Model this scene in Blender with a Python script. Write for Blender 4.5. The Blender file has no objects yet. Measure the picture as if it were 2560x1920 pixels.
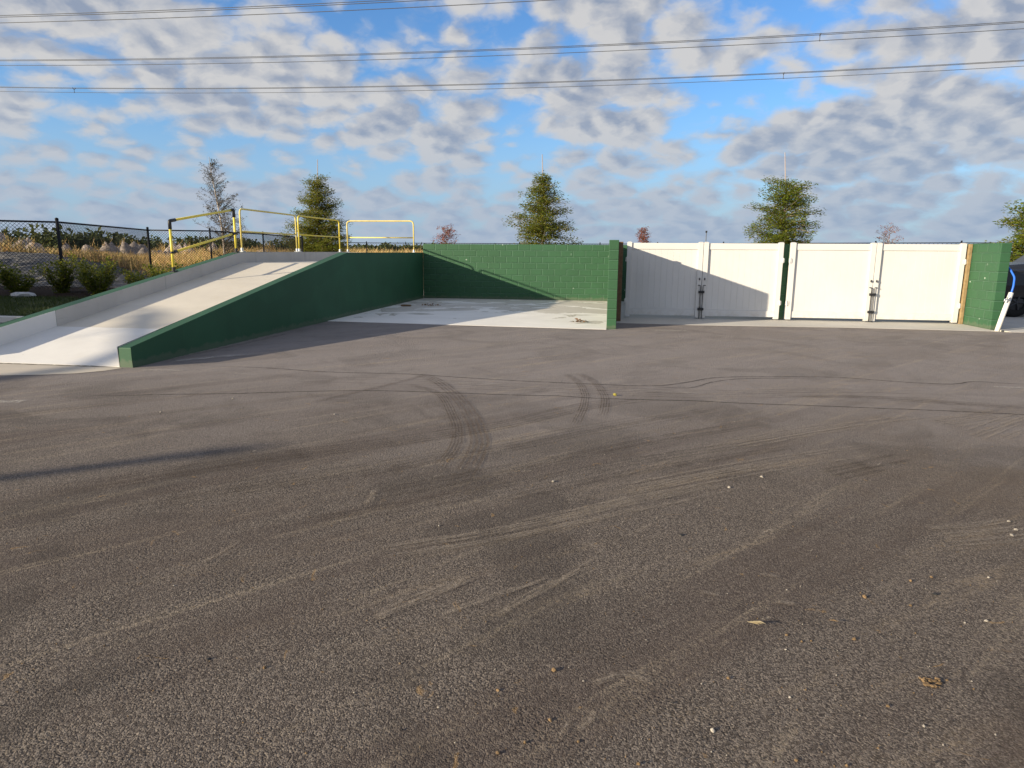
import bpy, bmesh, math, random
from mathutils import Vector, Matrix, noise as mnoise

rnd = random.Random(7)
scene = bpy.context.scene
COL = scene.collection
PI = math.pi

# ------------------------------------------------------------------ helpers
class MB:
    """Collects shapes and links them as ONE mesh object."""
    def __init__(s): s.v, s.f, s.m, s.uv = [], [], [], {}
    def add(s, vs, fs, mi=0):
        o = len(s.v); s.v += [tuple(p) for p in vs]
        for f in fs: s.f.append(tuple(i + o for i in f)); s.m.append(mi)
    def box(s, x0, x1, y0, y1, z0, z1, mi=0):
        s.add([(x0,y0,z0),(x1,y0,z0),(x1,y1,z0),(x0,y1,z0),(x0,y0,z1),(x1,y0,z1),(x1,y1,z1),(x0,y1,z1)],
              [(3,2,1,0),(4,5,6,7),(0,1,5,4),(1,2,6,5),(2,3,7,6),(3,0,4,7)], mi)
    def prism_x(s, poly, x0, x1, mis=None):
        """poly: (y, z) points counter-clockwise seen from +x; extruded along x."""
        n = len(poly)
        vs = [(x0, a, b) for a, b in poly] + [(x1, a, b) for a, b in poly]
        s.add(vs, [tuple(range(n-1, -1, -1))], mis[0] if mis else 0)
        s.add(vs, [tuple(range(n, 2*n))], mis[1] if mis else 0)
        for i in range(n):
            j = (i+1) % n
            s.add(vs, [(i, j, n+j, n+i)], mis[2] if mis else 0)
    def prism_z(s, poly, z0, z1, mi=0):
        n = len(poly)
        vs = [(a, b, z0) for a, b in poly] + [(a, b, z1) for a, b in poly]
        fs = [tuple(range(n-1, -1, -1)), tuple(range(n, 2*n))]
        fs += [(i, (i+1) % n, n+(i+1) % n, n+i) for i in range(n)]
        s.add(vs, fs, mi)
    def tube(s, pts, r, n=8, mi=0, cap=True):
        pts = [Vector(p) for p in pts]
        rs = r if isinstance(r, (list, tuple)) else [r]*len(pts)
        rings = []; ref = None
        for i, p in enumerate(pts):
            a = pts[max(i-1, 0)]; b = pts[min(i+1, len(pts)-1)]
            t = (b-a)
            if t.length < 1e-9: t = Vector((0,0,1))
            t.normalize()
            if ref is None or abs(ref.dot(t)) > .95:
                ref = Vector((0,0,1)) if abs(t.z) < .9 else Vector((1,0,0))
            u = t.cross(ref).normalized(); w = t.cross(u).normalized()
            ref = -w.cross(t).cross(t) if False else ref
            rings.append([p + (u*math.cos(2*PI*k/n) + w*math.sin(2*PI*k/n))*rs[i] for k in range(n)])
        vs = [q for ring in rings for q in ring]; fs = []
        for i in range(len(pts)-1):
            for k in range(n):
                k2 = (k+1) % n
                fs.append((i*n+k, (i+1)*n+k, (i+1)*n+k2, i*n+k2))
        if cap:
            fs.append(tuple(range(n))); fs.append(tuple(reversed(range((len(pts)-1)*n, len(pts)*n))))
        s.add(vs, fs, mi)
    def blob(s, c, r, sub=1, jit=.25, squash=(1,1,1), mi=0, seed=0):
        bm = bmesh.new(); bmesh.ops.create_icosphere(bm, subdivisions=sub, radius=1)
        q = random.Random(seed)
        for v in bm.verts:
            k = 1 + (q.random()-.5)*2*jit
            v.co = Vector((v.co.x*squash[0], v.co.y*squash[1], v.co.z*squash[2]))*r*k + Vector(c)
        bm.verts.index_update()
        s.add([v.co[:] for v in bm.verts], [[v.index for v in f.verts] for f in bm.faces], mi); bm.free()
    def leaf(s, c, d, up, L, W, mi=0):
        """one bent leaf: two quads folded about the mid rib"""
        d = d.normalized(); side = d.cross(up)
        if side.length < 1e-4: side = d.cross(Vector((1,0.3,0)))
        side.normalize(); nrm = side.cross(d)
        a = c; b = c + d*L; m = c + d*L*.5
        s.add([a, m + side*W*.5 + nrm*W*.18, b, m - side*W*.5 + nrm*W*.18], [(0,1,2),(0,2,3)], mi)
    def build(s, name, mats, parent=None, smooth=False, bevel=0):
        me = bpy.data.meshes.new(name)
        me.from_pydata(s.v, [], s.f)
        for m in (mats if isinstance(mats, (list, tuple)) else [mats]): me.materials.append(m)
        me.polygons.foreach_set('material_index', s.m)
        if smooth: me.polygons.foreach_set('use_smooth', [True]*len(s.f))
        me.update()
        o = bpy.data.objects.new(name, me); COL.objects.link(o)
        if parent is not None: o.parent = parent; o.location = -Vector(parent.location) if parent.type == 'EMPTY' else o.location
        if bevel:
            b = o.modifiers.new('bevel', 'BEVEL'); b.width = bevel; b.segments = 2; b.limit_method = 'ANGLE'
        return o

def tag(o, label=None, cat=None, group=None, kind=None):
    if label: o['label'] = label
    if cat: o['category'] = cat
    if group: o['group'] = group
    if kind: o['kind'] = kind
    return o
def thing(name, label, cat, loc=(0,0,0), group=None):
    o = bpy.data.objects.new(name, None); o.empty_display_size = .2
    o.location = loc; COL.objects.link(o)
    return tag(o, label, cat, group)
def bent(pts, rad, n=6):
    """polyline with rounded corners"""
    pts = [Vector(p) for p in pts]; out = [pts[0]]
    for i in range(1, len(pts)-1):
        a, b, c = pts[i-1], pts[i], pts[i+1]
        d1 = (a-b).normalized(); d2 = (c-b).normalized()
        p1 = b + d1*rad; p2 = b + d2*rad
        for k in range(n+1):
            t = k/n
            out.append(p1*(1-t)**2 + b*2*t*(1-t) + p2*t*t)
    out.append(pts[-1]); return out

# ------------------------------------------------------------------ node helper
class NG:
    def __init__(s, tree): s.t = tree; s.n = tree.nodes; s.l = tree.links
    def node(s, typ, **kw):
        n = s.n.new(typ)
        for k, v in kw.items(): setattr(n, k, v)
        return n
    def put(s, sock, v):
        if v is None: return
        if hasattr(v, 'is_linked') or isinstance(v, bpy.types.NodeSocket): s.l.new(v, sock)
        else:
            if sock.type == 'RGBA' and isinstance(v, (tuple, list)) and len(v) == 3: v = (*v, 1)
            sock.default_value = v
    def pos(s): return s.node('ShaderNodeNewGeometry').outputs['Position']
    def island(s): return s.node('ShaderNodeNewGeometry').outputs['Random Per Island']
    def sep(s, v):
        n = s.node('ShaderNodeSeparateXYZ'); s.put(n.inputs[0], v); return n.outputs
    def comb(s, x=0, y=0, z=0):
        n = s.node('ShaderNodeCombineXYZ')
        for i, q in enumerate((x, y, z)): s.put(n.inputs[i], q)
        return n.outputs[0]
    def mapping(s, v, loc=(0,0,0), rot=(0,0,0), scale=(1,1,1)):
        n = s.node('ShaderNodeMapping'); s.put(n.inputs[0], v)
        n.inputs['Location'].default_value = loc; n.inputs['Rotation'].default_value = rot; n.inputs['Scale'].default_value = scale
        return n.outputs[0]
    def noise(s, v, scale, detail=4, rough=.5, dist=0, col=False, dim='3D'):
        n = s.node('ShaderNodeTexNoise'); n.noise_dimensions = dim
        s.put(n.inputs['Vector'], v)
        n.inputs['Scale'].default_value = scale; n.inputs['Detail'].default_value = detail
        n.inputs['Roughness'].default_value = rough; n.inputs['Distortion'].default_value = dist
        return n.outputs['Color' if col else 'Fac']
    def vor(s, v, scale, out='Distance', feature='F1', rand=1, dim='3D'):
        n = s.node('ShaderNodeTexVoronoi'); n.feature = feature; n.voronoi_dimensions = dim
        s.put(n.inputs['Vector'], v); n.inputs['Scale'].default_value = scale; n.inputs['Randomness'].default_value = rand
        return n.outputs[out]
    def math(s, op, a, b=0.0, clamp=False):
        n = s.node('ShaderNodeMath', operation=op); n.use_clamp = clamp
        s.put(n.inputs[0], a); s.put(n.inputs[1], b); return n.outputs[0]
    def vmath(s, op, a, b=(0,0,0)):
        n = s.node('ShaderNodeVectorMath', operation=op); s.put(n.inputs[0], a); s.put(n.inputs[1], b)
        return n.outputs[0] if op not in ('DOT_PRODUCT','LENGTH') else n.outputs['Value']
    def ss(s, v, a, b, lo=0.0, hi=1.0):
        n = s.node('ShaderNodeMapRange', interpolation_type='SMOOTHSTEP')
        s.put(n.inputs['Value'], v); n.inputs['From Min'].default_value = a; n.inputs['From Max'].default_value = b
        n.inputs['To Min'].default_value = lo; n.inputs['To Max'].default_value = hi
        return n.outputs[0]
    def ramp(s, fac, stops, interp='LINEAR'):
        n = s.node('ShaderNodeValToRGB'); s.put(n.inputs[0], fac); cr = n.color_ramp; cr.interpolation = interp
        while len(cr.elements) < len(stops): cr.elements.new(.5)
        for e, (p, c) in zip(cr.elements, stops): e.position = p; e.color = (*c, 1) if len(c) == 3 else c
        return n.outputs[0]
    def mix(s, fac, a, b, mode='MIX'):
        n = s.node('ShaderNodeMix', data_type='RGBA', blend_type=mode, clamp_factor=True)
        s.put(n.inputs[0], fac); s.put(n.inputs[6], a); s.put(n.inputs[7], b); return n.outputs[2]
    def bump(s, h, strength=.5, dist=.01, normal=None):
        n = s.node('ShaderNodeBump'); n.inputs['Strength'].default_value = strength; n.inputs['Distance'].default_value = dist
        s.put(n.inputs['Height'], h)
        if normal is not None: s.put(n.inputs['Normal'], normal)
        return n.outputs[0]

def material(name):
    m = bpy.data.materials.new(name); m.use_nodes = True
    g = NG(m.node_tree); b = g.n['Principled BSDF']
    return m, g, b
def setp(g, b, col=None, rough=.6, spec=.4, metal=0, normal=None):
    g.put(b.inputs['Base Color'], col); g.put(b.inputs['Roughness'], rough)
    g.put(b.inputs['Specular IOR Level'], spec); g.put(b.inputs['Metallic'], metal)
    if normal is not None: g.put(b.inputs['Normal'], normal)
def plain(name, col, rough=.5, spec=.4, metal=0, var=.12, nscale=8, bump=0):
    m, g, b = material(name)
    p = g.pos(); n = g.noise(p, nscale, 5, .6)
    lo = tuple(c*(1-var) for c in col); hi = tuple(min(1, c*(1+var)) for c in col)
    c = g.ramp(n, [(.3, lo), (.7, hi)])
    setp(g, b, c, rough, spec, metal, g.bump(g.noise(p, nscale*12, 4), bump, .003) if bump else None)
    return m

# ------------------------------------------------------------------ materials
def mat_asphalt():
    m, g, b = material('asphalt')
    p = g.pos(); x, y, z = g.sep(p)
    p2 = g.comb(x, y, 0)
    cr = g.sep(g.vor(p2, 175, 'Color', dim='2D'))[0]
    fine = g.noise(p2, 70, 5, .72, dim='2D')
    f = g.math('ADD', g.math('MULTIPLY', cr, .45), g.math('MULTIPLY', fine, .55))
    stone = g.ramp(f, [(.24, (.042,.034,.029)), (.42, (.090,.074,.063)), (.57, (.143,.119,.101)), (.72, (.222,.187,.155)), (.90, (.40,.34,.27))])
    # base colour blends to a paler grey farther off, along a wavering edge
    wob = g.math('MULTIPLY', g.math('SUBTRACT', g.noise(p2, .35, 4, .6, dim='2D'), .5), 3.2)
    far_pale = g.ss(g.math('ADD', y, wob), 3.4, 8.6)
    stone = g.mix(far_pale, stone, g.mix(.72, stone, (.275,.246,.234)))
    def along(ang, loc, stretch, scale, detail, rough, dist):
        q = g.mapping(p2, (0,0,0), (0,0,-ang), (1,1,1)); q = g.mapping(q, loc, (0,0,0), (stretch,1,1))
        return g.noise(q, scale, detail, rough, dist, dim='2D')
    bend = .74
    # lorry tracks: darker brown soil with thin paler lines of dust between, swinging toward the right
    st = along(.80, (3.1,0,0), .10, 1.5, 7, .62, .25)
    stone = g.mix(g.math('MULTIPLY', g.ss(st, .46, .64, 0, .45), g.math('SUBTRACT', 1.0, g.math('MULTIPLY', far_pale, .75))), stone, (.076,.056,.047))
    st2 = along(.86, (13.1,2,0), .06, 5.5, 7, .70, .25)
    spk = g.ss(g.noise(p2, 42, 4, .75, dim='2D'), .40, .60)
    stone = g.mix(g.math('MULTIPLY', g.ss(st2, .53, .72, 0, .56), spk), stone, (.36,.295,.215))
    st3 = along(.62, (5.7,9,0), .09, 4.2, 7, .70, .3)
    stone = g.mix(g.math('MULTIPLY', g.ss(st3, .56, .74, 0, .5), g.math('MULTIPLY', spk, g.ss(x, -1.5, 1.5, .3, 1))), stone, (.33,.255,.17))
    # soft dark patches, open texture where the fines have gone
    op = g.ss(g.noise(p2, .8, 5, .6, .5, dim='2D'), .50, .64)
    stone = g.mix(g.math('MULTIPLY', op, g.math('SUBTRACT', .38, g.math('MULTIPLY', far_pale, .2))), stone, (.050,.041,.035))
    rt = g.math('MULTIPLY', g.ss(x, .0, 3.4), g.ss(g.noise(p2, .9, 5, .6, .5, dim='2D'), .40, .66, .1, .62))
    stone = g.mix(g.math('MULTIPLY', rt, g.math('SUBTRACT', 1.0, g.math('MULTIPLY', far_pale, .7))), stone, (.120,.090,.063))
    # smears of tan and white
    sm = along(.85, (1,7,0), .35, 7, 5, .7, .2)
    stone = g.mix(g.math('MULTIPLY', g.ss(sm, .70, .78, 0, .7), spk), stone, (.42,.36,.28))
    oc = g.ss(g.noise(p2, 9, 4, .6, .6, dim='2D'), .70, .77)
    stone = g.mix(g.math('MULTIPLY', oc, .6), stone, (.30,.19,.085))
    pits = g.vor(g.mapping(p2, (.3,.7,0), (0,0,.3), (1,1.3,1)), 46, 'Distance', dim='2D')
    pit = g.math('MULTIPLY', g.ss(pits, .36, .08), g.ss(g.noise(p2, 2.6, 5, .65, .3, dim='2D'), .50, .64, .10, 1))
    h = g.math('ADD', g.math('MULTIPLY', g.vor(p2, 175, 'Distance', dim='2D'), -.8), g.math('MULTIPLY', g.noise(p2, 48, 5, .72, dim='2D'), 1.9))
    h = g.math('SUBTRACT', h, g.math('MULTIPLY', pit, .9))
    nm = g.bump(h, .62, .0075)
    nm = g.bump(g.noise(p2, 1.1, 4, .5, dim='2D'), .22, .05, nm)
    stone = g.mix(g.math('MULTIPLY', pit, .45), stone, (.035,.028,.022))
    setp(g, b, stone, .88, .2, 0, nm)
    return m

def mat_concrete(name, base, tan=.35, stain=.35, scale=1.0, wet=False, marks=False):
    m, g, b = material(name)
    p = g.pos(); x, y, z = g.sep(p)
    n1 = g.noise(p, .9*scale, 6, .6, .3); n2 = g.noise(p, 14, 5, .7)
    c = g.ramp(n1, [(.3, tuple(k*.90 for k in base)), (.7, tuple(min(.82, k*1.05) for k in base))])
    c = g.mix(g.ss(g.noise(p, 2.3*scale, 7, .66, .5), .52, .74, 0, tan), c, (base[0]*.82, base[1]*.75, base[2]*.63))
    c = g.mix(g.ss(n2, .60, .78, 0, stain*.4), c, tuple(k*.62 for k in base))
    spots = g.ss(g.vor(p, 6.5, 'Distance'), .05, .085, 1, 0)
    spc = g.math('GREATER_THAN', g.sep(g.vor(p, 6.5, 'Color'))[0], .86)
    c = g.mix(g.math('MULTIPLY', g.math('MULTIPLY', spots, spc), stain), c, (.10,.085,.07))
    if wet:   # old puddle stains with hard tide lines, near the back of the slab
        q = g.mapping(g.comb(x, y, 0), (0,0,0), (0,0,0), (.85,1.15,1))
        f = g.math('ADD', g.noise(q, .8, 6, .58, .6, dim='2D'), g.math('MULTIPLY', g.ss(y, 16.5, 19.3), .16))
        f = g.math('SUBTRACT', f, g.ss(y, 15.8, 14.6, 0, .2))
        c = g.mix(g.ss(f, .625, .655, 0, .5), c, (.30,.26,.205))
        c = g.mix(g.math('MULTIPLY', g.ss(f, .585, .61), g.ss(f, .655, .61)), c, (.36,.33,.27))
    if marks: # water runs down the inner faces
        q = g.mapping(p, (0,0,0), (0,0,0), (7,7,.55))
        c = g.mix(g.math('MULTIPLY', g.ss(g.noise(q, 1.0, 5, .7, .2), .48, .72, 0, .5), g.math('MULTIPLY', g.ss(g.noise(p, 1.1, 3), .42, .62), g.ss(y, 15, 16.5, .25, 1))), c, tuple(k*.42 for k in base))
        q = g.mapping(p, (5,0,0), (0,0,0), (1.2,1.2,9))
        c = g.mix(g.ss(g.noise(q, 1.2, 6, .7, .3), .60, .72, 0, .45), c, tuple(k*.45 for k in base))
    nm = g.bump(g.math('ADD', g.noise(p, 40, 5, .7), g.math('MULTIPLY', n2, .7)), .18, .004)
    setp(g, b, c, .85, .25, 0, nm)
    return m

GREEN = (.030, .100, .044)
def mat_green(name, blocks=True, col=GREEN, axis='x', off=(0,0)):
    m, g, b = material(name)
    p = g.pos(); x, y, z = g.sep(p)
    n1 = g.noise(p, 1.3, 6, .6, .3); n2 = g.noise(p, 34, 5, .75)
    c = g.ramp(n1, [(.28, tuple(k*.86 for k in col)), (.72, tuple(k*1.12 for k in col))])
    c = g.mix(g.ss(n2, .45, .75, 0, .35), c, tuple(k*.72 for k in col))
    h = g.math('ADD', g.math('MULTIPLY', n2, .5), g.noise(p, 90, 4, .7))
    if blocks:
        v = g.comb(g.math('ADD', x if axis == 'x' else y, off[0]), g.math('ADD', z, off[1]), 0)
        # joints wander a little, as laid blocks do
        v = g.vmath('ADD', v, g.vmath('MULTIPLY', g.vmath('SUBTRACT', g.noise(v, 3.5, 3, .5, 0, True, '2D'), (.5,.5,.5)), (.012,.010,0)))
        br = g.node('ShaderNodeTexBrick'); g.put(br.inputs['Vector'], v)
        br.inputs['Scale'].default_value = 1; br.inputs['Brick Width'].default_value = .4064; br.inputs['Row Height'].default_value = .2033
        br.inputs['Mortar Size'].default_value = .017; br.inputs['Mortar Smooth'].default_value = .6
        br.inputs['Color1'].default_value = (.40,.40,.40,1); br.inputs['Color2'].default_value = (.66,.66,.66,1); br.inputs['Bias'].default_value = 0
        br.offset = .5
        fac = br.outputs['Fac']
        seen = g.ss(g.noise(v, 1.6, 5, .7, .2, dim='2D'), .34, .56, .30, 1)       # paint has filled some of the joints
        c = g.mix(g.math('MULTIPLY', g.math('MULTIPLY', fac, seen), .85), c, (col[0]*3.0, col[1]*2.0, col[2]*2.8))
        c = g.mix(.35, c, g.mix(1, c, br.outputs['Color'], 'MULTIPLY'))
        c = g.mix(.17, c, (col[0]*1.7, col[1]*1.5, col[2]*1.7))
        h = g.math('ADD', g.math('MULTIPLY', h, .10), g.math('MULTIPLY', g.math('MULTIPLY', fac, seen), -1.1))
        # a few chips of bare block
        ch = g.math('MULTIPLY', g.ss(g.vor(v, 1.7, 'Distance', dim='2D'), .028, .05, 1, 0), g.math('GREATER_THAN', g.sep(g.vor(v, 1.7, 'Color', dim='2D'))[0], .78))
        ch = g.math('MULTIPLY', ch, g.ss(g.noise(v, 30, 3, .6, dim='2D'), .46, .56))
        c = g.mix(g.math('MULTIPLY', ch, .8), c, (.45,.52,.46))
        nm = g.bump(h, .95, .013)
    else:
        # rolled paint over poured concrete, faint darker squares where it was touched up
        pt = g.sep(g.vor(g.mapping(p, (0,.4,.2), (0,0,0), (.8,.8,1.2)), 1.0, 'Color', 'F1', .6))[0]
        c = g.mix(g.ss(pt, .55, .6, 0, .30), c, tuple(k*.72 for k in col))
        nm = g.bump(h, .18, .003)
    splash = g.math('MULTIPLY', g.ss(g.math('ADD', z, g.math('MULTIPLY', g.noise(p, 7, 6, .7), -.26)), -.02, -.07), .3)
    c = g.mix(splash, c, (.16,.15,.115))
    setp(g, b, c, .62, .35, 0, nm)
    return m

def mat_vinyl():
    m, g, b = material('white_vinyl')
    p = g.pos(); x, y, z = g.sep(p)
    n = g.noise(p, 1.6, 5, .6)
    c = g.ramp(n, [(.3, (.60,.592,.575)), (.7, (.645,.638,.622))])
    dirt = g.math('MULTIPLY', g.ss(z, .35, .02), g.ss(g.noise(p, 9, 6, .7), .42, .65))
    c = g.mix(g.math('MULTIPLY', dirt, .35), c, (.42,.36,.28))
    setp(g, b, c, .42, .4, 0, g.bump(g.noise(p, 3, 3), .05, .01))
    return m

def mat_leaf(name, cols, trans=.35, rough=.55):
    m, g, b = material(name)
    r = g.island(); p = g.pos()
    n = g.noise(p, .9, 3, .5)
    f = g.math('ADD', g.math('MULTIPLY', r, .75), g.math('MULTIPLY', n, .25))
    k = len(cols)
    c = g.ramp(f, [(.08 + .84*i/(k-1), cols[i]) for i in range(k)])
    setp(g, b, c, rough, .35)
    tr = g.node('ShaderNodeBsdfTranslucent'); g.put(tr.inputs[0], g.mix(.5, c, tuple(q*1.3 for q in cols[-1])))
    mx = g.node('ShaderNodeMixShader'); mx.inputs[0].default_value = trans
    g.l.new(b.outputs[0], mx.inputs[1]); g.l.new(tr.outputs[0], mx.inputs[2])
    g.l.new(mx.outputs[0], g.n['Material Output'].inputs[0])
    return m

def mat_ground():
    m, g, b = material('field_soil')
    p = g.pos(); x, y, z = g.sep(p)
    n = g.noise(p, .35, 7, .62, .3); f = g.noise(p, 6, 6, .7)
    c = g.ramp(n, [(.3, (.15,.105,.06)), (.5, (.20,.14,.075)), (.7, (.15,.14,.06))])
    sand = g.ss(g.math('ADD', z, g.math('MULTIPLY', g.math('SUBTRACT', f, .5), .9)), .55, .95)
    sand = g.math('MAXIMUM', sand, g.math('MULTIPLY', g.ss(y, 30, 27.5), g.ss(y, 22.8, 23.6)))
    c = g.mix(sand, c, g.ramp(g.noise(p, 3.5, 7, .7), [(.3, (.22,.185,.165)), (.5, (.40,.34,.30)), (.72, (.56,.47,.40))]))
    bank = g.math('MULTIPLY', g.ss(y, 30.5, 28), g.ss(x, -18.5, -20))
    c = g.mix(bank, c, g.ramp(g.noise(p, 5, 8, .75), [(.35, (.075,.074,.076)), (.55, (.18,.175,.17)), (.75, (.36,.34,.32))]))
    setp(g, b, c, .95, .1, 0, g.bump(g.noise(p, 5, 8, .75), .9, .12))
    return m

def mat_decal(name, col, mode, amount=.8):
    """thin stain lying on the asphalt; UV: u in metres along, v 0..1 across"""
    m, g, b = material(name)
    uv = g.node('ShaderNodeUVMap').outputs[0]; u, v, _ = g.sep(uv); p = g.pos()
    x, y, z = g.sep(p); p2 = g.comb(x, y, 0)
    edge = g.math('MULTIPLY', g.ss(v, 0, .22), g.ss(v, 1, .78))
    if mode == 'tread':
        w = g.math('SINE', g.math('MULTIPLY', g.math('ADD', v, g.math('MULTIPLY', g.noise(p2, 2, 3, dim='2D'), .12)), 30))
        a = g.math('MULTIPLY', g.ss(w, -.7, .7, .06, 1), g.ss(g.noise(g.comb(g.math('MULTIPLY', u, 4), g.math('MULTIPLY', v, 1.2), 0), 2.2, 6, .7, dim='2D'), .30, .55))
        a = g.math('MULTIPLY', a, g.math('MULTIPLY', g.ss(v, 0, .08), g.ss(v, 1, .92)))
    elif mode == 'seam':
        a = g.math('MULTIPLY', edge, g.ss(g.noise(g.comb(g.math('MULTIPLY', u, 3), v, 0), 3, 6, .75, dim='2D'), .34, .52))
    else:
        a = g.math('MULTIPLY', edge, g.ss(g.noise(g.comb(g.math('MULTIPLY', u, 2.2), g.math('MULTIPLY', v, 1.5), 3.3), 2.4, 8, .74), .40, .62))
        a = g.math('MULTIPLY', a, g.ss(g.noise(p2, 90, 3, .7, dim='2D'), .36, .58, .25, 1))
    # fade out at the ends (u holds metres; second layer holds 0..1 along)
    uv2 = g.node('ShaderNodeUVMap', uv_map='along').outputs[0]; t = g.sep(uv2)[0]
    a = g.math('MULTIPLY', a, g.math('MULTIPLY', g.ss(t, 0, .10), g.ss(t, 1, .82)))
    a = g.math('MULTIPLY', a, amount)
    c = g.mix(g.sep(g.vor(p2, 125, 'Color', dim='2D'))[0], tuple(k*.7 for k in col), tuple(k*1.25 for k in col))
    setp(g, b, c, .9, .15, 0, g.bump(g.noise(p2, 80, 4, .7, dim='2D'), .4, .005))
    tr = g.node('ShaderNodeBsdfTransparent'); mx = g.node('ShaderNodeMixShader')
    g.l.new(a, mx.inputs[0]); g.l.new(tr.outputs[0], mx.inputs[1]); g.l.new(b.outputs[0], mx.inputs[2])
    g.l.new(mx.outputs[0], g.n['Material Output'].inputs[0])
    return m

M = {}
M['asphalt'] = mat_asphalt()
M['slab'] = mat_concrete('bay_concrete', (.76,.73,.68), .15, .3, 1, wet=True)
M['apron'] = mat_concrete('apron_concrete', (.50,.475,.43), .4, .5)
M['drive'] = mat_concrete('drive_concrete', (.55,.52,.47), .35, .4)
M['ramp_floor'] = mat_concrete('ramp_floor_concrete', (.59,.545,.465), .25, .3)
M['ramp_new'] = mat_concrete('pale_new_concrete', (.69,.67,.63), .1, .3)
M['ramp_wall'] = mat_concrete('bare_wall_concrete', (.46,.445,.42), .25, .5, marks=True)
M['ramp_wall_new'] = mat_concrete('pale_wall_concrete', (.66,.65,.63), .12, .25)
M['dirtpad'] = mat_concrete('dusty_concrete', (.52,.46,.375), .5, .9, 2)
M['curb'] = mat_concrete('curb_concrete', (.5,.49,.46), .3, .4)
M['green_block'] = mat_green('green_painted_block', True)
M['green_side'] = mat_green('green_painted_block_side', True, axis='y', off=(.1,0))
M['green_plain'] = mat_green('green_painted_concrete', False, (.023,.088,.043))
M['vinyl'] = mat_vinyl()
M['yellow'] = plain('yellow_paint', (.74,.60,.09), .45, .4, var=.08)
M['yellow_pale'] = plain('weathered_yellow_paint', (.70,.57,.17), .5, .4, var=.12)
M['black'] = plain('black_plastic', (.016,.017,.02), .5, .4)
M['fence_black'] = plain('black_coated_wire', (.007,.008,.011), .6, .25)
M['galv'] = plain('galvanised_steel', (.52,.54,.56), .42, .5, .6, nscale=25)
M['wood'] = plain('treated_timber', (.29,.205,.105), .75, .2, var=.25, nscale=12, bump=.4)
M['wood_dark'] = plain('stained_timber', (.17,.105,.06), .75, .2, var=.25, nscale=12, bump=.4)
M['steel'] = plain('dark_steel', (.035,.037,.042), .42, .5, .4)
M['pvc'] = plain('white_pvc', (.72,.70,.66), .45, .4, var=.06)
M['blue'] = plain('blue_plastic', (.015,.13,.62), .4, .5, var=.06)
M['chrome'] = plain('bright_metal', (.75,.77,.8), .2, .5, .9, var=.03)
M['cable'] = plain('aged_aluminium_cable', (.075,.08,.09), .6, .3)
M['ground'] = mat_ground()
M['mulch'] = plain('dark_mulch', (.035,.024,.018), .95, .1, var=.5, nscale=22, bump=.9)
M['lawn_soil'] = plain('lawn_soil', (.035,.045,.018), .95, .1, var=.4, nscale=10)
M['bark'] = plain('grey_bark', (.20,.165,.13), .85, .15, var=.3, nscale=14, bump=.5)
M['bark_pale'] = plain('pale_bark', (.42,.36,.31), .8, .15, var=.2, nscale=14)
M['leader'] = plain('bamboo_stake', (.36,.31,.30), .7, .2, var=.1)
M['stone'] = plain('limestone', (.33,.30,.26), .9, .15, var=.25, nscale=40, bump=.5)
M['clod'] = plain('sandy_clod', (.20,.135,.075), .95, .1, var=.3, nscale=50, bump=.5)
M['rock'] = plain('grey_limestone', (.45,.45,.45), .9, .15, var=.3, nscale=9, bump=.8)
M['leaf_tree'] = mat_leaf('dark_olive_foliage', [(.046,.092,.012),(.11,.18,.023),(.21,.25,.038),(.33,.27,.06)], .45)
M['leaf_tree2'] = mat_leaf('bright_olive_foliage', [(.050,.098,.012),(.115,.19,.022),(.21,.26,.034),(.33,.29,.055)], .44)
M['leaf_sparse'] = mat_leaf('grey_olive_foliage', [(.045,.048,.028),(.07,.068,.034),(.12,.10,.06)], .3)
M['leaf_red'] = mat_leaf('rusty_foliage', [(.20,.060,.035),(.32,.105,.06),(.42,.19,.12)], .35)
M['leaf_bush'] = mat_leaf('glossy_hedge_foliage', [(.020,.045,.008),(.045,.085,.012),(.09,.12,.016),(.36,.34,.04)], .40, .35)
M['leaf_scrub'] = mat_leaf('scrub_foliage', [(.032,.050,.018),(.060,.085,.026),(.12,.13,.04)], .25)
M['dry_grass'] = mat_leaf('dry_field_grass', [(.13,.15,.03),(.38,.31,.09),(.62,.39,.15),(.70,.50,.26)], .35)
M['lawn'] = mat_leaf('lawn_grass', [(.020,.040,.008),(.035,.060,.012),(.06,.075,.018)], .3)
M['dead_leaf'] = mat_leaf('dead_leaf', [(.10,.045,.018),(.20,.10,.04),(.28,.17,.08)], .2)
M['d_tyre'] = mat_decal('tyre_soil', (.088,.063,.048), 'tread', .38)
M['d_seam'] = mat_decal('open_seam', (.030,.027,.025), 'seam', .68)
M['d_tan'] = mat_decal('tan_dust', (.36,.30,.235), 'dust', .6)
M['d_soil'] = mat_decal('brown_soil', (.085,.064,.047), 'dust', .55)
M['d_white'] = mat_decal('worn_pale_spill', (.56,.52,.46), 'dust', .95)
M['car_paint'] = plain('near_black_car_paint', (.012,.014,.02), .22, .6, .3, var=.05)
M['car_trim'] = plain('car_trim', (.02,.02,.022), .6, .3)
M['rubber'] = plain('tyre_rubber', (.018,.018,.018), .85, .2)
M['lens'] = plain('lamp_lens', (.6,.6,.6), .1, .6, var=.03)
def glass():
    m, g, b = material('tinted_glass'); setp(g, b, (.02,.025,.03), .06, .6); return m
M['glass'] = glass()

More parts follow.
